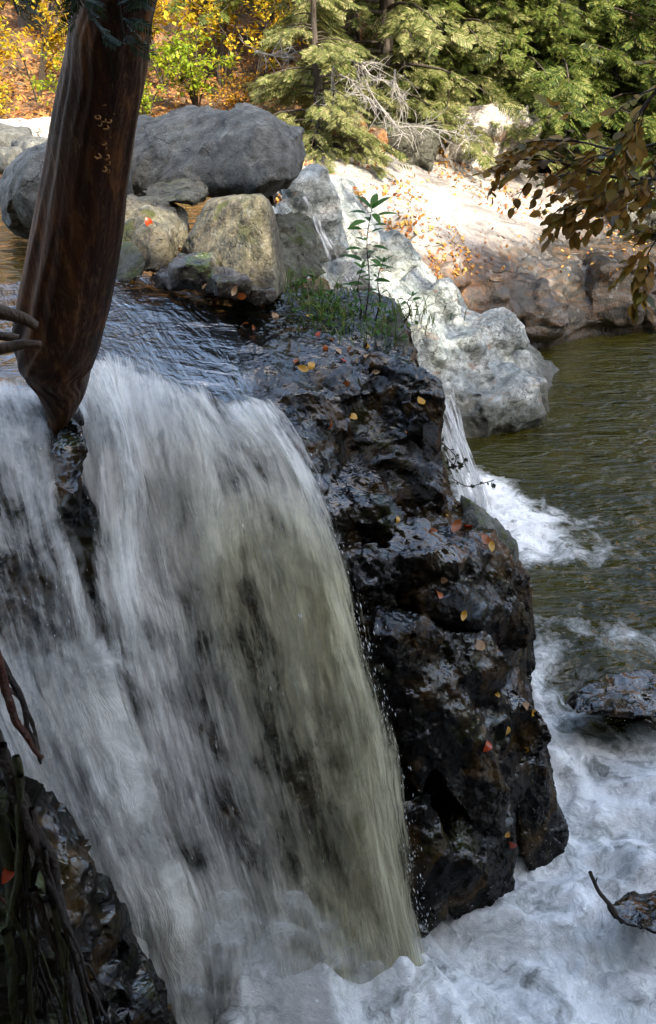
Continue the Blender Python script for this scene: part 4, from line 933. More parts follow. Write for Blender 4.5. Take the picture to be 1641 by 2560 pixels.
for k, (a, b_, lab) in enumerate([((340,58,16.6),(395,82,16.0),'upper fan of bleached dead twigs'),((335,62,16.7),(330,105,16.0),'bleached dead branch hanging down at the left of the bunch'),((365,80,16.8),(402,135,16.2),'long bleached branch reaching down to the slab top'),
      ((340,75,16.6),(372,100,15.9),'middle bleached branch of the dead bunch'),((395,128,17),(470,140,16.6),'low bleached branch lying along the slab top'),((255,52,18),(290,58,17.4),'dead twigs among the golden shrubs at the upper centre'),((395,70,17.5),(400,110,17),'thin bleached branch right of the dead bunch')]):
    dead_branch(tp(*a), tp(*b_), 50 + k, lab)

# ================================================================== TREES BEHIND THE VIEWPOINT (they shade the gorge)
def near_canopy():
    A = P(322, 236, 13.2); B = P(600, 266, 16.2); sv = np.array(sunv); nrm = np.cross(B - A, sv); nrm /= np.linalg.norm(nrm)
    if nrm[1] < 0: nrm = -nrm
    HOLES = [(P(195, 232, 5.6), .24), (P(228, 225, 5.4), .20), (P(135, 225, 5.8), .12), (P(345, 225, 11.6), .35), (P(370, 262, 11.4), .25), (P(405, 300, 11.8), .15), (P(428, 345, 11.2), .25), (P(450, 320, 12), .1),
             (P(470, 285, 14), .3), (P(415, 262, 13.8), .5), (P(560, 262, 15.5), .5), (P(236, 255, 5.3), .12), (P(512, 365, 12.0), -.1)]
    spots = [(1.5,-3.2,9.5,2.6),(4.5,-4.2,12,3.0),(7.8,-3.6,15,3.2),(11.0,-4.4,18,3.4),(14.5,-3.8,21,3.6),(-1.5,-4.0,9,2.4),(18,-4,23,3.8),(22,-4.5,25,3.8),(3.0,-7.5,15,3),(9.5,-8,20,3.4),(15,-8,24,3.8),(20,-8.5,27,4),(-2.5,-8,12,3),(-6.5,-3.0,11,2.8),(-9,-5,13,3.4)]
    tp_ = quad_leaf(.7)
    for k, (x, y, h, r) in enumerate(spots):
        rg = np.random.default_rng(500 + k); root = empty('broadleaf_tree', (x, y, gz(x, y)))
        g = gz(x, y); n = int(5200 * (h / 9) ** .8)
        u = norm(rg.normal(0, 1, (n, 3))) * (rg.random(n) ** .33)[:, None]
        pos = np.array([x, y, g + h * .52]) + u * np.array([r, r, h * .5])
        keep = np.ones(n, bool)
        s_ = (pos - A) @ nrm; keep &= s_ < (-.15 + .6 * fbm(pos, .6, 3, 7))
        for c, rr in HOLES:
            dd = pos - c; t = dd @ sv; dist = np.linalg.norm(dd - t[:, None] * sv, axis=1); keep &= ~((t > 0) & (dist < rr + .5))
        pos = pos[keep]; X, Y, Z = frames(rg.normal(0, 1, (len(pos), 3)), sv + .6 * rg.normal(0, 1, (len(pos), 3)))
        V, Fc = tube(smoothline([(x, y, g - .3), (x + .1, y, g + h * .3), (x, y + .1, g + h * .6), (x, y, g + h * .8)], 8), list(np.linspace(.2, .05, 8)), 8, .2, k)
        mkmesh('trunk', V, Fc, M['bark'], root)
        mkmesh('crown', *instances(*tp_, pos, X, Y, Z, .62 * (.6 + .7 * rg.random(len(pos)))), M['hemlock'], root, smooth=False)
        tag(root, 'tall leafy tree on the near bank behind the viewpoint', 'tree', 'near bank trees')
near_canopy()

# ================================================================== LEANING DEAD TRUNK at the left
def leaning_trunk():
    C = [(124,-60,31*1.15),(119,-20,33),(111,20,33.5),(106,64,34),(97,115,35),(88.5,170,35.5),(82,213,38),(74,256,40),(66,298,41.5),(58,337,41),(57,362,36.5),(61,384,27),(61,405,17),(59,420,10),(57,434,3)]
    Dd = np.interp([c[1] for c in C], [-60, 430], [3.05, 3.55])
    cen = [P(c[0], c[1], d) for c, d in zip(C, Dd)]; rad = [c[2] * pxm(d) * 1.0 for c, d in zip(C, Dd)]
    line = smoothline(cen, 150); rr = np.interp(np.linspace(0, len(C) - 1, 150), range(len(C)), rad)
    V, Fc = tube(line, list(rr), 96)
    c = np.repeat(line, 96, 0); dirv = norm(V - c); r0 = np.repeat(rr, 96); ang = np.tile(np.arange(96) / 96 * 2 * np.pi, 150); hgt = np.repeat(np.arange(150) / 150 * 3.0, 96)
    q = np.stack([np.cos(ang) * 2.2, np.sin(ang) * 2.2, hgt * .8], 1)
    d = .14 * fbm(q, 1.0, 3, 4) + .05 * fbm(q * np.array([3, 3, .9]), 1.2, 4, 6) + .02 * fbm(q * np.array([9, 9, 1.2]), 1.4, 3, 7)
    V = c + dirv * (r0 * (1 + d))[:, None]
    b = NB('peeled_brown_wood'); p = b.pos(); qv = b.mapv(p, (1, 1, .10), (0, R(8), 0))
    n1 = b.noise(qv, 9, 6, .65, .4); n2 = b.noise(qv, 42, 5, .7, .2); n3 = b.noise(p, 5, 5, .65, .6)
    col = b.ramp(n1, [(.32, (.006, .003, .002)), (.45, (.022, .009, .004)), (.54, (.048, .017, .007)), (.66, (.14, .055, .015)), (.76, (.30, .15, .04))])
    col = b.mix(b.rng(n3, .48, .64, 0, .75), col, (.012, .007, .005))
    col = b.mix(b.rng(n2, .55, .75, 0, .5), col, (.28, .15, .07))
    pr = b.n('ShaderNodeBsdfPrincipled', {'Base Color': col, 'Roughness': b.rng(n3, .3, .7, .40, .65), 'Specular IOR Level': .25, 'Normal': b.bump(b.math('ADD', n2, b.math('MULTIPLY', n1, 1.2)), .8, .012)})
    b.finish(pr.outputs[0])
    root = empty('dead_tree', tuple(cen[-1])); mkmesh('trunk', V, Fc, b.m, root)
    bf = NB('bracket_fungus'); bf.finish(bf.n('ShaderNodeBsdfPrincipled', {'Base Color': (.42, .22, .08, 1), 'Roughness': .6}).outputs[0])
    rg = random.Random(4)
    for (x, y, r) in [(98,117,3.2),(104,120,2.6),(109,121,3),(100,124,2.4),(106,127,3),(104,104,2),(104,143,2.8),(105,148,2),(80,141,2),(81,147,1.8),(80,152,2),(98,156,3.6),(107,157,3.2),(108,163,2.6),(104,169,3.4),(108,171,2.2),(90,130,1.6),(120,133,1.6),(113,113,2),(110,137,1.4)]:
        f = np.interp(y, [c_[1] for c_ in C], Dd); cx = np.interp(y, [c_[1] for c_ in C], [c_[0] for c_ in C]); rw = np.interp(y, [c_[1] for c_ in C], rad)
        off = (x - cx) * pxm(f); dy = math.sqrt(max(rw ** 2 - off ** 2, 0)); a = np.array(P(x, y, f - dy + .004)); r = r * pxm(f) * .7
        n = 14; th = np.linspace(0, 2 * np.pi, n, endpoint=False); ringp = a + np.stack([np.cos(th) * r, -.5 * r + 0 * th, np.sin(th) * r * .8], 1) + r * .35 * np.array([[rg.random() - .5, 0, rg.random() - .5] for _ in th])
        pts = list(ringp) + [ringp[0]]; V2, F2 = tube(pts, r * .36, 6); mkmesh('fungus', V2, F2, bf.m, root)
    tag(root, 'dead leaning brown trunk with peeled bark and small bracket fungi beside the fall', 'tree')
leaning_trunk()
# black rock under its tip
hullrock('boulder', [(48,402,3.75),(78,398,3.8),(84,430,3.5),(82,480,3.3),(74,520,3.2),(60,512,3.2),(52,450,3.4),(66,440,4.1),(70,500,3.9)],
         .013, [(.15, .03), (.06, .01)], M['cliff'], 500, 'black wet rock under the tip of the leaning trunk, parting the fall', sm=1)
# broken branch stubs in front of the trunk
for k, (pts, r, lab) in enumerate([([(-40,300,1.25),(0,312,1.25),(22,318,1.26),(36,326,1.27)],.010,'upper blurred brown branch stub poking in from the left'),([(-40,352,1.25),(0,349,1.25),(24,344,1.26),(41,345,1.27)],.008,'lower brown branch stub poking in from the left'),
      ([(-30,334,1.4),(0,336,1.4),(20,338,1.4)],.008,'dark branch stub between two lighter ones at the left edge')]):
    V, Fc = tube(smoothline([tp(*q) for q in pts], 12), list(np.linspace(r * 1.3, r * .7, 12)), 10, .2, k)
    cp = tp(*pts[-1]); n0 = len(V); tag(mkmesh('branch_stub', V, Fc, bark_mat('stub_wood%d' % k, (.05, .03, .018), (.16, .10, .06), 3)), lab, 'branch')

# ================================================================== ROOTS at the lower left
M['root'] = bark_mat('wet_root_bark', (.006, .004, .003), (.035, .022, .014), 3, .25, .5, 1.3)
M['rootred'] = bark_mat('red_root_bark', (.03, .008, .004), (.12, .03, .012), 4, .25, .5)
hullrock('earth_bank', [(-60,700,1.9),(0,740,1.9),(22,800,1.85),(40,880,1.8),(70,960,1.75),(95,1040,1.7),(100,1120,1.65),(-80,1120,1.5),(-80,700,2.5),(10,900,1.72),(60,1120,2.4)],
         .012, [(.15, .04), (.06, .012)], rock_mat('dark_root_earth', [(.004, .004, .003), (.010, .008, .006), (.02, .015, .010)], 3, wet=.6, moss=.4, mosscol=(.02, .03, .003)), 520, 'dark mossy earth bank tangled with roots at the lower left corner', cat='bank')
roots = [([(-10,640),(8,690),(18,720),(30,745),(42,762)],.012,'red-brown root tip reaching down at the left edge','rootred'),
 ([(-10,650),(6,672),(20,700),(28,730),(36,745),(41,760)],.009,'thin black root curving over the fall at the left edge','root'),
 ([(8,690),(22,700),(34,728),(40,750),(42,764)],.006,'hooked dark root tip in front of the fall','root'),
 ([(-10,720),(4,760),(14,800),(10,850),(16,900)],.018,'thick dark root hanging along the left edge','root'),
 ([(0,745),(14,790),(30,830),(44,870),(60,905),(72,950)],.013,'long root slanting down right across the bank','root'),
 ([(10,780),(30,820),(50,860),(56,890),(68,930),(80,970),(96,1040)],.016,'long dark root running down beside the wet rock','root'),
 ([(-10,800),(8,850),(14,910),(10,960),(22,1040)],.020,'thick mossy root at the lower left corner','moss'),
 ([(20,850),(30,900),(28,950),(44,1000),(50,1060)],.014,'root in the middle of the lower left tangle','root'),
 ([(34,890),(46,930),(60,960),(72,1000),(80,1060)],.012,'root with a lighter edge, right of the middle of the tangle','root'),
 ([(30,905),(45,900),(56,898)],.009,'short stub root sticking out sideways from the tangle','root'),
 ([(50,920),(70,945),(90,985),(104,1010),(120,1050)],.008,'thin root lying over the wet rock at the lower left','root'),
 ([(-10,880),(2,900),(20,912),(30,905)],.005,'thin reddish rootlet crossing the left edge','rootred'),
 ([(4,930),(14,970),(12,1010),(20,1050)],.013,'moss-flecked root near the bottom left corner','moss'),
 ([(60,930),(76,960),(92,970),(104,1000)],.006,'rootlet forking over the wet rock','root')]
M['mossroot'] = bark_mat('mossy_root', (.010, .008, .003), (.05, .06, .008), 2, .6, .6)
rgr = random.Random(12)
for k in range(16):
    x0 = rgr.uniform(-10, 60); y0 = 760 + x0 * 2.2 + rgr.uniform(-40, 40); pts = [(x0, y0)]
    while pts[-1][1] < 1050: pts.append((pts[-1][0] + rgr.uniform(-8, 22), pts[-1][1] + rgr.uniform(30, 60)))
    roots.append((pts, rgr.uniform(.004, .010), 'thin dark root in the tangle that fills the lower left corner', rgr.choice(['root', 'root', 'moss'])))
for k, (pts, r, lab, mt) in enumerate(roots):
    D0 = 1.62 + .02 * (k % 4)
    line = smoothline([tp(x, y, D0 - .0001 * (y - 640)) for x, y in pts], 30); line += .012 * np.stack([fbm(line, 9, 3, k * 3 + i) for i in range(3)], 1)
    V, Fc = tube(line, list(np.linspace(r, r * .45, 30)), 12, .35, k)
    tag(mkmesh('tree_root', V, Fc, M['mossroot'] if mt == 'moss' else M[mt]), lab, 'root', 'roots in the lower left corner')

# ================================================================== AUTUMN BRANCH at the right
M['beech'] = leaf_mat('bronze_beech_leaves', [(.16, .085, .018), (.26, .13, .022), (.20, .17, .03), (.38, .19, .03), (.08, .09, .03)], .4, 9, .5, .2)
def beech_branch():
    rg = np.random.default_rng(77); root = empty('autumn_branch', tuple(P(700, 180, 3.3))); tw = []; pos = []; dr = []
    def bough(pts, r, nt, L):
        line = smoothline([P(*q) for q in pts], 26); tw.append(tube(line, list(np.linspace(r, r * .3, 26)), 7, .1, 3))
        for k in range(nt):
            t = .12 + .88 * (k + rg.random() * .7) / nt; i = t * 25; b0 = line[int(min(i, 25))]; ax = norm(line[min(int(i) + 1, 25)] - line[max(int(i) - 1, 0)])
            d = norm(ax * .75 + np.array([0, 0, -.35]) + rg.normal(0, .42, 3)); l = L * (.5 + .7 * rg.random()) * (1.15 - .5 * t)
            p = smoothline([b0, b0 + d * l * .5 + (0, 0, .01), b0 + d * l - (0, 0, .12 * l)], 8); tw.append(tube(p, list(np.linspace(r * .35, .0012, 8)), 4))
            for j in range(1, 8):
                for q_ in range(1 if j < 3 else 2):
                    pos.append(p[j] + rg.normal(0, .004, 3)); sd = np.cross(norm(d), [0, 0, 1]); dr.append(norm(d * .7 + sd * rg.choice([-1, 1]) * .8 + np.array([0, 0, -.35 * rg.random()]) + rg.normal(0, .2, 3)))
    bough([(720,150,3.4),(670,175,3.4),(620,178,3.4),(570,165,3.4),(535,160,3.4),(505,158,3.4)], .008, 17, .26)
    bough([(720,120,3.3),(670,140,3.3),(620,150,3.3),(580,142,3.3),(540,140,3.3)], .007, 15, .25)
    bough([(720,200,3.5),(680,190,3.5),(640,188,3.5),(600,186,3.5),(570,190,3.5)], .006, 13, .24)
    bough([(700,60,3.2),(668,80,3.2),(645,105,3.2),(630,130,3.2),(610,160,3.2)], .009, 13, .26)
    bough([(700,215,3.2),(670,225,3.2),(650,250,3.2),(640,275,3.2),(632,300,3.2)], .004, 9, .16)
    bough([(690,180,3.3),(650,180,3.3),(610,196,3.3),(580,205,3.3),(565,215,3.3)], .005, 12, .20)
    pos = np.array(pos); dr = np.array(dr); X, Y, Z = frames(dr, np.array([0, -.3, 1.0]) + .35 * rg.normal(0, 1, pos.shape))
    mkmesh('twigs', *merge(tw), M['twig'], root)
    mkmesh('leaves', *instances(*LEAF4, pos, X, Y, Z, .050 * (.5 + .8 * rg.random(len(pos)))), M['beech'], root)
    tag(root, 'overhanging branch of bronze and olive autumn leaves reaching in from the right', 'branch')
beech_branch()
# dark hemlock sprig hanging in front of the trunk top
def sprig():
    rg = np.random.default_rng(5); root = empty('hemlock_sprig', tuple(P(100, -60, 1.9))); cl = []; tw = []
    for (a, b_) in [((60,-40,1.9),(100,30,1.9)),((110,-50,1.9),(124,34,1.9)),((150,-50,1.95),(146,12,1.9)),((30,-50,2.0),(60,10,1.95)),((80,-50,1.85),(78,14,1.85)),((0,-40,2.1),(18,14,2.1))]:
        A, B = P(*a), P(*b_); d = B - A; tw.append(tube([A, (A + B) / 2, B], [.004, .003, .0015], 4)); cl += spray_cloud(A, norm(d), np.linalg.norm(d), 18, .05, rg, .05)
    mkmesh('twigs', *merge(tw), M['twig'], root); mkmesh('needles', *merge(cl), leaf_mat('dark_needles', [(.006, .018, .004), (.012, .035, .008), (.02, .05, .01)], .3, 3), root, smooth=False)
    tag(root, 'dark green hemlock sprig hanging in front of the trunk top', 'branch')
sprig()

# ================================================================== SMALL PLANTS on the ledge
bpy.context.view_layer.update()
def hit(px, py, only=None, skip=('waterfall', 'cascade')):
    d = Vector(P(px, py, 1.0)).normalized(); o = Vector((0, 0, 0)); dg = bpy.context.evaluated_depsgraph_get(); base = Vector((0, 0, 0))
    for _ in range(30):
        ok, loc, nrm, idx, ob, mt = SC.ray_cast(dg, base, d)
        if not ok: return None
        nm = ob.name.split('.')[0]
        if nm in skip or (only and nm not in only): base = loc + d * .003; continue
        if nrm.dot(d) > 0: nrm = -nrm
        return loc, nrm, ob
    return None
ROCKY = ('rock_buttress', 'boulder', 'small_rock', 'rock_outcrop', 'rock_slab')
M['grass'] = leaf_mat('fresh_ledge_grass', [(.03, .08, .008), (.07, .15, .015), (.14, .20, .03), (.22, .20, .06)], .4, 6)
M['weed'] = leaf_mat('broad_weed_leaves', [(.03, .09, .012), (.06, .15, .02), (.10, .20, .03)], .4, 8)
def stem_weed(px, py, top, D, seed, label, n=16, lw=.10):
    rg = np.random.default_rng(seed); A = P(px, py, D); B = P(*top, D - .05); root = empty('leafy_weed', tuple(A))
    line = smoothline([A, A + (B - A) * .4 + (.02, 0, 0), A + (B - A) * .75 - (.015, 0, 0), B], 14)
    tw = [tube(line, list(np.linspace(.006, .002, 14)), 6)]; pos = []; dr = []
    for k in range(n):
        t = .22 + .78 * k / n; p = np.array([np.interp(t, np.linspace(0, 1, 14), line[:, i]) for i in range(3)]); a = k * 2.4
        d = np.array([math.cos(a), math.sin(a) * .8, .25 - .5 * rg.random()]); e = p + d * .03; tw.append(tube([p, e], [.0025, .0015], 4)); pos.append(e); dr.append(d)
    for k in range(5): pos.append(line[-1]); dr.append(np.array([math.cos(k * 1.3), math.sin(k * 1.3), .7]))
    pos = np.array(pos); dr = np.array(dr); X, Y, Z = frames(dr, np.array([0, -.4, 1.0]) + .2 * rg.normal(0, 1, pos.shape))
    mkmesh('stem', *merge(tw), M['twig'], root); mkmesh('leaves', *instances(*leaflet(5, .30, .3), pos, X, Y, Z, lw * (.6 + .6 * rg.random(len(pos)))), M['weed'], root)
    tag(root, label, 'plant')
stem_weed(362, 335, (372, 208), 5.45, 1, 'tall leafy green weed standing at the edge of the ledge', 24, .13)
stem_weed(372, 330, (383, 262), 5.5, 2, 'shorter leafy stem just right of the tall weed', 10, .08)
stem_weed(356, 338, (362, 268), 5.35, 3, 'dark stem with few leaves left of the tall weed', 7, .07)
stem_weed(404, 322, (412, 296), 5.5, 8, 'small yellow-green weed on top of the upright mossy slab', 12, .06)
def tuft(px, py, D, n, L, seed, label, spread=.10):
    rg = np.random.default_rng(seed); h = hit(px, py, ROCKY); A = np.array(h[0]) if h and abs(h[0][1] - D) < .9 else P(px, py, D)
    V = []; Fc = []
    for k in range(n):
        b0 = A + np.array([rg.normal(0, spread), rg.normal(0, spread), -.01]); a = rg.random() * 6.283; l = L * (.5 + .8 * rg.random()); out = np.array([math.cos(a), math.sin(a), 0]); wd = np.array([-out[1], out[0], 0]) * .003
        p = [b0 + out * l * t * t * .7 + np.array([0, 0, l * (t - .35 * t * t)]) for t in (0, .35, .7, 1)]
        b = len(V); V += [p[0] - wd, p[0] + wd, p[1] - wd, p[1] + wd, p[2] - wd * .7, p[2] + wd * .7, p[3] - wd * .1, p[3] + wd * .1]; Fc += [(b, b + 1, b + 3, b + 2), (b + 2, b + 3, b + 5, b + 4), (b + 4, b + 5, b + 7, b + 6)]
    tag(mkmesh('grass_tuft', V, Fc, M['grass'], smooth=False), label, 'grass tuft', 'grass tufts on the ledge')
for k, (x, y, D, n, L, lab) in enumerate([(300,300,5.5,40,.20,'grass tuft right of the square-cut boulder foot'),(316,312,5.4,40,.20,'bright grass tuft left of the weeds'),(335,318,5.4,45,.22,'dense grass tuft just left of the tall weed'),(350,334,5.3,35,.16,'grass at the foot of the tall weed'),
      (378,340,5.2,40,.18,'grass tuft between the tall weed and the upright slab'),(410,318,5.5,45,.18,'yellowing grass tuft on the upright mossy slab'),(322,330,5.2,25,.12,'low grass in front of the bright tuft'),(292,285,5.7,30,.18,'grass behind the square-cut boulder foot'),(388,316,5.6,30,.2,'thin grass behind the upright slab'),(338,296,5.8,34,.2,'grass tuft behind the tall weed')]):
    tuft(x, y, D, n, L, 60 + k, lab)
rgp = np.random.default_rng(91)
for k, (x, y, D) in enumerate([(306,290,5.6),(326,304,5.5),(344,308,5.5),(362,318,5.4),(318,322,5.3),(392,332,5.25)]):
    root = empty('low_weed', tuple(P(x, y, D))); n = 46; A = P(x, y, D); pos = A + rgp.normal(0, 1, (n, 3)) * np.array([.08, .08, .035]) + np.array([0, 0, .02]); dr = rgp.normal(0, 1, (n, 3)); X, Y, Z = frames(dr, np.array([0, -.3, 1.0]) + .4 * rgp.normal(0, 1, (n, 3)))
    st = [tube([A - (0, 0, .06), p], [.002, .001], 4) for p in pos[:20]]
    mkmesh('stems', *merge(st), M['twig'], root); mkmesh('leaves', *instances(*LEAF2, pos, X, Y, Z, .035 * (.6 + .8 * rgp.random(n))), M['weed'], root)
    tag(root, ['small leafy weed next to the square-cut boulder', 'small leafy weed among the grass tufts, left of the tall weed', 'leafy ground weed close behind the tall weed', 'leafy weed at the right foot of the tall weed', 'leafy weed lowest on the grassy ledge', 'leafy weed left of the upright mossy slab'][k], 'plant', 'small weeds on the ledge')
# hanging rootlets on the right side of the buttress
for k, (pts, lab) in enumerate([([(438,440,4.9),(448,448,4.85),(456,458,4.85),(452,468,4.85)],'fine curled rootlet hanging on the buttress beside the cascade'),([(444,455,4.8),(456,466,4.75),(464,462,4.75)],'thin dark vine tip beside the cascade'),
      ([(452,478,4.7),(466,486,4.65),(480,484,4.65),(494,480,4.65)],'low dark vine sprig reaching right over the cascade foam')]):
    root = empty('vine', tuple(P(*pts[0]))); line = smoothline([P(*q) for q in pts], 12); n = 14; rr_ = np.random.default_rng(k); pos = line[rr_.integers(2, 12, n)] + rr_.normal(0, .012, (n, 3)); dr = rr_.normal(0, 1, (n, 3)) - np.array([0, 0, .6]); X, Y, Z = frames(dr, rr_.normal(0, 1, (n, 3)))
    mkmesh('stem', *tube(line, .003, 5), M['twig'], root); mkmesh('leaves', *instances(*LEAF2, pos, X, Y, Z, .035 * (.6 + .6 * rr_.random(n))), leaf_mat('dark_vine_leaves%d' % k, [(.015, .02, .008), (.04, .05, .015)], .3), root); tag(root, lab, 'plant')
# broken stick at the lower right
root = empty('broken_stick', tuple(P(612, 920, 3.15)))
V, Fc = tube(smoothline([P(*q) for q in [(590,872,3.2),(598,890,3.18),(605,899,3.17),(613,909,3.16),(622,922,3.15)]], 16), list(np.linspace(.009, .013, 16)), 9, .2, 2); mkmesh('stick', V, Fc, M['twig'], root)
V, Fc = tube(smoothline([P(*q) for q in [(600,893,3.17),(596,884,3.14),(597,878,3.12)]], 6), [.006, .005, .005, .004, .003, .003], 6); mkmesh('twig', V, Fc, M['twig'], root)
tag(root, 'broken stick leaning out of the foam at the lower right', 'stick')

# ================================================================== FALLEN LEAVES
LM = {'rust': leaf_mat('rust_fallen_leaf', [(.22, .05, .012), (.34, .10, .02)], .15, 20, .35, .5), 'tan': leaf_mat('tan_fallen_leaf', [(.30, .17, .08), (.42, .28, .16)], .15, 20, .35, .5), 'gold': leaf_mat('gold_fallen_leaf', [(.45, .20, .02), (.55, .32, .03)], .15, 20, .35, .5), 'red': leaf_mat('red_fallen_leaf', [(.30, .03, .01), (.40, .06, .015)], .15, 20, .35, .5)}
LT = [leaflet(7, .62, .5, .25), leaflet(7, .52, -.6, .5), leaflet(7, .7, .9, .12)]
bpy.context.view_layer.update()
fl = [(149,224,'red',.09,'red leaf on the cracked tan boulder'),(150,276,'tan',.07,'tan leaf at the foot of the cracked boulder'),(132,281,'gold',.06,'orange leaf on the wet ledge beside the trunk'),(143,294,'tan',.07,'curled tan leaf on the wet ledge'),(155,281,'tan',.06,'second tan leaf at the foot of the cracked boulder'),
 (216,301,'red',.10,'bright orange-red leaf on the wet ledge'),(240,295,'rust',.08,'rust leaf under the square-cut boulder'),(232,290,'tan',.08,'tan leaf under the square-cut boulder'),(186,310,'tan',.06,'pale tan leaf on the golden wet rock'),(244,326,'rust',.08,'brown leaf on the wet shelf'),(252,329,'rust',.06,'small brown leaf beside another on the wet shelf'),
 (275,317,'tan',.07,'pale leaf standing on the shelf edge'),(289,344,'tan',.08,'long tan leaf at the shelf edge'),(305,370,'gold',.09,'golden leaf on the angular dark blocks'),(311,366,'gold',.07,'orange leaf next to the golden one on the blocks'),(297,362,'rust',.07,'rust leaf on the shelf edge above the blocks'),
 (350,352,'rust',.08,'brown leaf under the tall weed'),(368,356,'tan',.07,'tan leaf between tall weed and upright slab'),(386,364,'tan',.05,'small tan leaf on the flat blue block'),(343,363,'red',.06,'red leaf at the top of the buttress'),(330,340,'rust',.07,'rust leaf in front of the grass'),(318,336,'red',.06,'orange-red leaf in front of the grass'),
 (421,404,'gold',.09,'golden leaf stuck on the buttress edge near the cascade'),(352,417,'gold',.07,'orange leaf on the stepped golden rock'),(329,425,'rust',.06,'rust leaf beside the small spill of water'),(408,432,'rust',.06,'orange leaf on the mossy edge of the buttress'),(397,520,'gold',.05,'small orange leaf in the dark hollow of the buttress'),
 (432,533,'rust',.08,'curled brown leaf on the wet bulge'),(455,528,'rust',.11,'large folded rust leaf on the wet bulge'),(468,528,'red',.09,'red leaf beside the large folded one'),(485,542,'rust',.10,'rust leaf at the right edge of the bulge'),(490,548,'gold',.08,'orange leaf at the right edge of the bulge'),(445,580,'tan',.06,'small pale leaf on the black rock'),
 (437,594,'rust',.10,'large copper leaf on the black rock face'),(463,616,'gold',.07,'orange leaf low on the black rock face'),(478,645,'tan',.09,'pale translucent leaf on the black rock face'),(496,694,'gold',.05,'tiny orange leaf on the buttress side'),(530,711,'gold',.09,'golden leaf on the protruding knob'),(526,706,'tan',.07,'yellow leaf just above the golden one on the knob'),
 (506,731,'gold',.07,'yellow-orange leaf below the knob'),(527,748,'gold',.07,'bright orange leaf at the right below the knob'),(487,746,'red',.08,'red leaf stuck on the lower buttress'),(511,843,'red',.08,'red leaf near the foot of the buttress'),(504,832,'gold',.08,'orange leaf near the foot of the buttress'),(518,862,'gold',.05,'small yellow leaf at the buttress foot'),
 (338,352,'tan',.06,'tan leaf on dark rubble left of the weed foot'),(360,362,'tan',.07,'pale leaf on dark rubble below the weed'),(325,350,'rust',.06,'rust leaf on dark rubble'),(395,350,'rust',.06,'brown leaf at the foot of the upright slab'),(376,372,'tan',.06,'tan leaf on the wedge-shaped block'),(345,384,'rust',.06,'rust leaf on the wedge-shaped block'),
 (445,515,'gold',.05,'small gold leaf near the top of the bulge'),(300,352,'tan',.06,'tan leaf near the edge of the shelf'),(262,307,'rust',.06,'rust leaf on the dry top of the shelf'),(205,287,'tan',.05,'tiny tan leaf under the square-cut boulder'),(310,318,'gold',.06,'gold leaf among the grass tufts'),(367,345,'gold',.05,'gold leaf on moss by the weed'),
 (8,872,'red',.06,'bright red leaf caught in the roots at the left edge'),(12,652,'red',.05,'red leaf at the left edge beside the roots')]
for k, (x, y, c, L, lab) in enumerate(fl):
    h = hit(x, y, ROCKY + ('grass_tuft', 'earth_bank', 'tree_root')) if x > 20 else hit(x, y, None)
    if h is None: continue
    loc, nrm, ob = h; rgx = np.random.default_rng(900 + k); nn = norm(np.array(nrm) + .25 * rgx.normal(0, 1, 3)); d = rgx.normal(0, 1, 3)
    X, Y, Z = frames(d[None], nn[None]); V = LT[k % 3][0] - np.array([.5, 0, -.09]); V = np.array(loc) + L * .85 * (V[:, 0:1] * X + V[:, 1:2] * Y + V[:, 2:3] * Z) + np.array(nrm) * .006
    tag(mkmesh('fallen_leaf', V, LT[k % 3][1], LM[c]), lab, 'leaf', 'fallen leaves on the near rocks')
# litter on the slab and the forest floor: nobody could count it
def litter():
    rg = np.random.default_rng(123); pos = []; nr = []
    n = 15000; px = rg.random(n) * 656; py = 60 + rg.random(n) * 215
    for x, y in zip(px, py):
        h = hit(x, y, ('ground', 'rock_slab'))
        if h is None: continue
        loc, nrm, ob = h
        if ob.name.startswith('rock_slab'):
            c = vnoise(np.array([[loc[0] * .9 + loc[1] * .5, loc[1] * .5, 3.3]]), 5)[0] + .5 * vnoise(np.array([[loc[0] * 4, loc[1] * 4, 3.3]]), 6)[0]
            if c < -.02 - .55 * max(0, 1 - abs(loc[0] - 1.3) / 1.6) and rg.random() > .10: continue
        pos.append(np.array(loc) + np.array(nrm) * .012); nr.append(np.array(nrm))
    pos = np.array(pos); nr = np.array(nr); m = len(pos); X, Y, Z = frames(rg.normal(0, 1, (m, 3)), nr + .4 * rg.normal(0, 1, (m, 3)))
    o = mkmesh('leaf_litter', *instances(*quad_leaf(.6), pos, X, Y, Z, .085 * (.5 + .8 * rg.random(m))), leaf_mat('litter_leaves', [(.10, .035, .012), (.26, .09, .02), (.42, .20, .04), (.50, .30, .08), (.20, .10, .05)], .2, 3), smooth=False)
    tag(o, 'scattered rusty fallen leaves over the slab and the forest floor', kind='stuff')
litter()

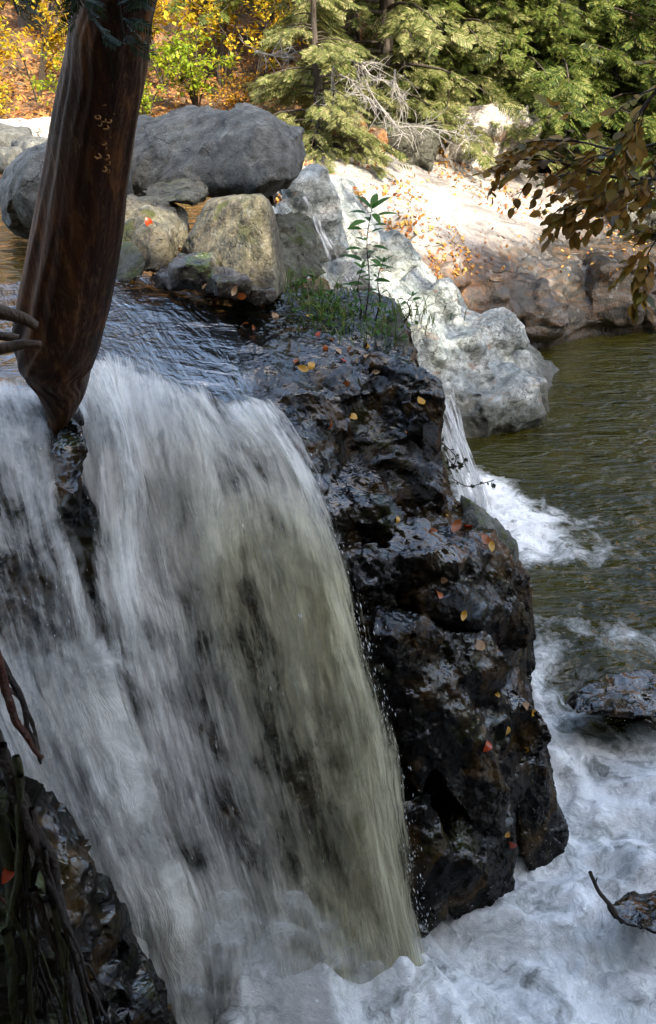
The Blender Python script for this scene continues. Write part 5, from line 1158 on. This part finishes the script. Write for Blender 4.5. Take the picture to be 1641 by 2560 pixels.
# ================================================================== FLYING DROPS
def drops():
    rg = np.random.default_rng(8); rows = np.array([[P(*q) for q in l] for l in SL]).transpose(1, 0, 2); G = loft(list(rows), 200, 200); gv = np.gradient(G, axis=0)
    ico = np.array([(1, 0, 0), (-1, 0, 0), (0, .2, 0), (0, -.2, 0), (0, 0, .2), (0, 0, -.2)], float); fc = np.array([(0, 2, 4), (0, 4, 3), (0, 3, 5), (0, 5, 2), (1, 4, 2), (1, 3, 4), (1, 5, 3), (1, 2, 5)])
    n = 1500; u = np.where(rg.random(n) < .7, 1 - np.abs(rg.normal(0, .05, n)), rg.random(n)); v = .32 + .66 * rg.random(n) ** .9
    i = np.clip((u * 199).astype(int), 0, 199); j = np.clip((v * 199).astype(int), 0, 199); p = G[j, i]; d = norm(gv[j, i] + 0)
    out = np.abs(rg.normal(0, .05, n)) + .03; p = p + np.stack([(u > .9) * np.abs(rg.normal(0, .045, n)) + rg.normal(0, .01, n), -out, rg.normal(0, .02, n)], 1)
    X, Y, Z = frames(d + .08 * rg.normal(0, 1, (n, 3)), rg.normal(0, 1, (n, 3)))
    V, Fc = instances(ico, fc, p, X, Y, Z, .004 + .012 * rg.random(n) ** 3)
    m = 1500; c = np.array([P(*q) for q in [(215, 935, 2.7), (280, 940, 2.7), (350, 955, 2.8), (410, 975, 2.95), (460, 930, 3.2), (540, 850, 3.7), (620, 715, 4.5), (480, 480, 8.8)]])[rg.integers(0, 8, m)]
    p2 = c + rg.normal(0, 1, (m, 3)) * np.array([.18, .10, .13]); X, Y, Z = frames(rg.normal(0, 1, (m, 3)), rg.normal(0, 1, (m, 3))); ic2 = ico * np.array([.4, 1.2, 1.2])
    V2, F2 = instances(ic2, fc, p2, X, Y, Z, .003 + .005 * rg.random(m) ** 2)
    b = NB('water_drops'); b.finish(b.n('ShaderNodeBsdfPrincipled', {'Base Color': (.85, .87, .87, 1), 'Roughness': .15}).outputs[0])
    tag(mkmesh('water_drops', *merge([(V, Fc), (V2, F2)]), b.m), 'white drops flying off the fall and the rapids', kind='stuff')
drops()

# ================================================================== SPRAY boiling up at the foot of the fall
def spray():
    b = NB('boiling_spray'); p = b.pos(); ed = b.attr('edge')
    n_ = b.noise(b.mapv(p, (1, 1, .7)), 9, 6, .68, .8); al = b.rng(b.math('ADD', b.math('MULTIPLY', n_, 1.7), ed), 1.15, 2.6, 0, .66, True)
    col = b.mix(n_, (.70, .72, .69), (.95, .95, .92))
    d = b.n('ShaderNodeBsdfDiffuse', {'Color': col}); t = b.n('ShaderNodeBsdfTranslucent', {'Color': col}); w_ = b.n('ShaderNodeMixShader', {0: .45, 1: d.outputs[0], 2: t.outputs[0]})
    b.finish(b.n('ShaderNodeMixShader', {0: al, 1: b.n('ShaderNodeBsdfTransparent').outputs[0], 2: w_.outputs[0]}).outputs[0])
    parts = []; E = []; rg = np.random.default_rng(3)
    spots = [(205,960,2.66,.30,.34),(240,950,2.68,.34,.36),(285,955,2.74,.34,.34),(325,968,2.78,.30,.28),(365,985,2.82,.28,.24),(405,998,2.86,.24,.22),(255,985,2.55,.34,.22),(330,1005,2.6,.36,.2),(445,985,3.0,.26,.16),(470,955,3.12,.24,.14),(500,925,3.3,.22,.13),(190,1000,2.5,.22,.2),(225,925,2.74,.26,.30),(300,930,2.8,.28,.28)]
    for k, (x, y, D, r, h) in enumerate(spots):
        r = r * 1.5; c = P(x, y, D); n = 64; X, Y = np.meshgrid(np.linspace(-1, 1, n), np.linspace(-1, 1, n)); x_ = X.ravel(); y_ = Y.ravel(); rr = np.sqrt(x_ ** 2 + y_ ** 2)
        V = np.stack([c[0] + x_ * r, c[1] + y_ * r * .55, c[2] - h * .35 + h * .8 * np.exp(-rr ** 2 * 1.3)], 1)
        V[:, 2] += .13 * h / .3 * fbm(V, 5, 4, 70 + k); V[:, 1] -= .06 * fbm(V, 7, 3, 90 + k); parts.append((V, grid_faces(n, n))); E.append(1.15 * (1 - rr) - .1)
    tag(mkmesh('spray', *merge(parts), b.m, attrs={'edge': np.concatenate(E)}), 'soft white spray boiling up at the foot of the fall', kind='stuff')
spray()
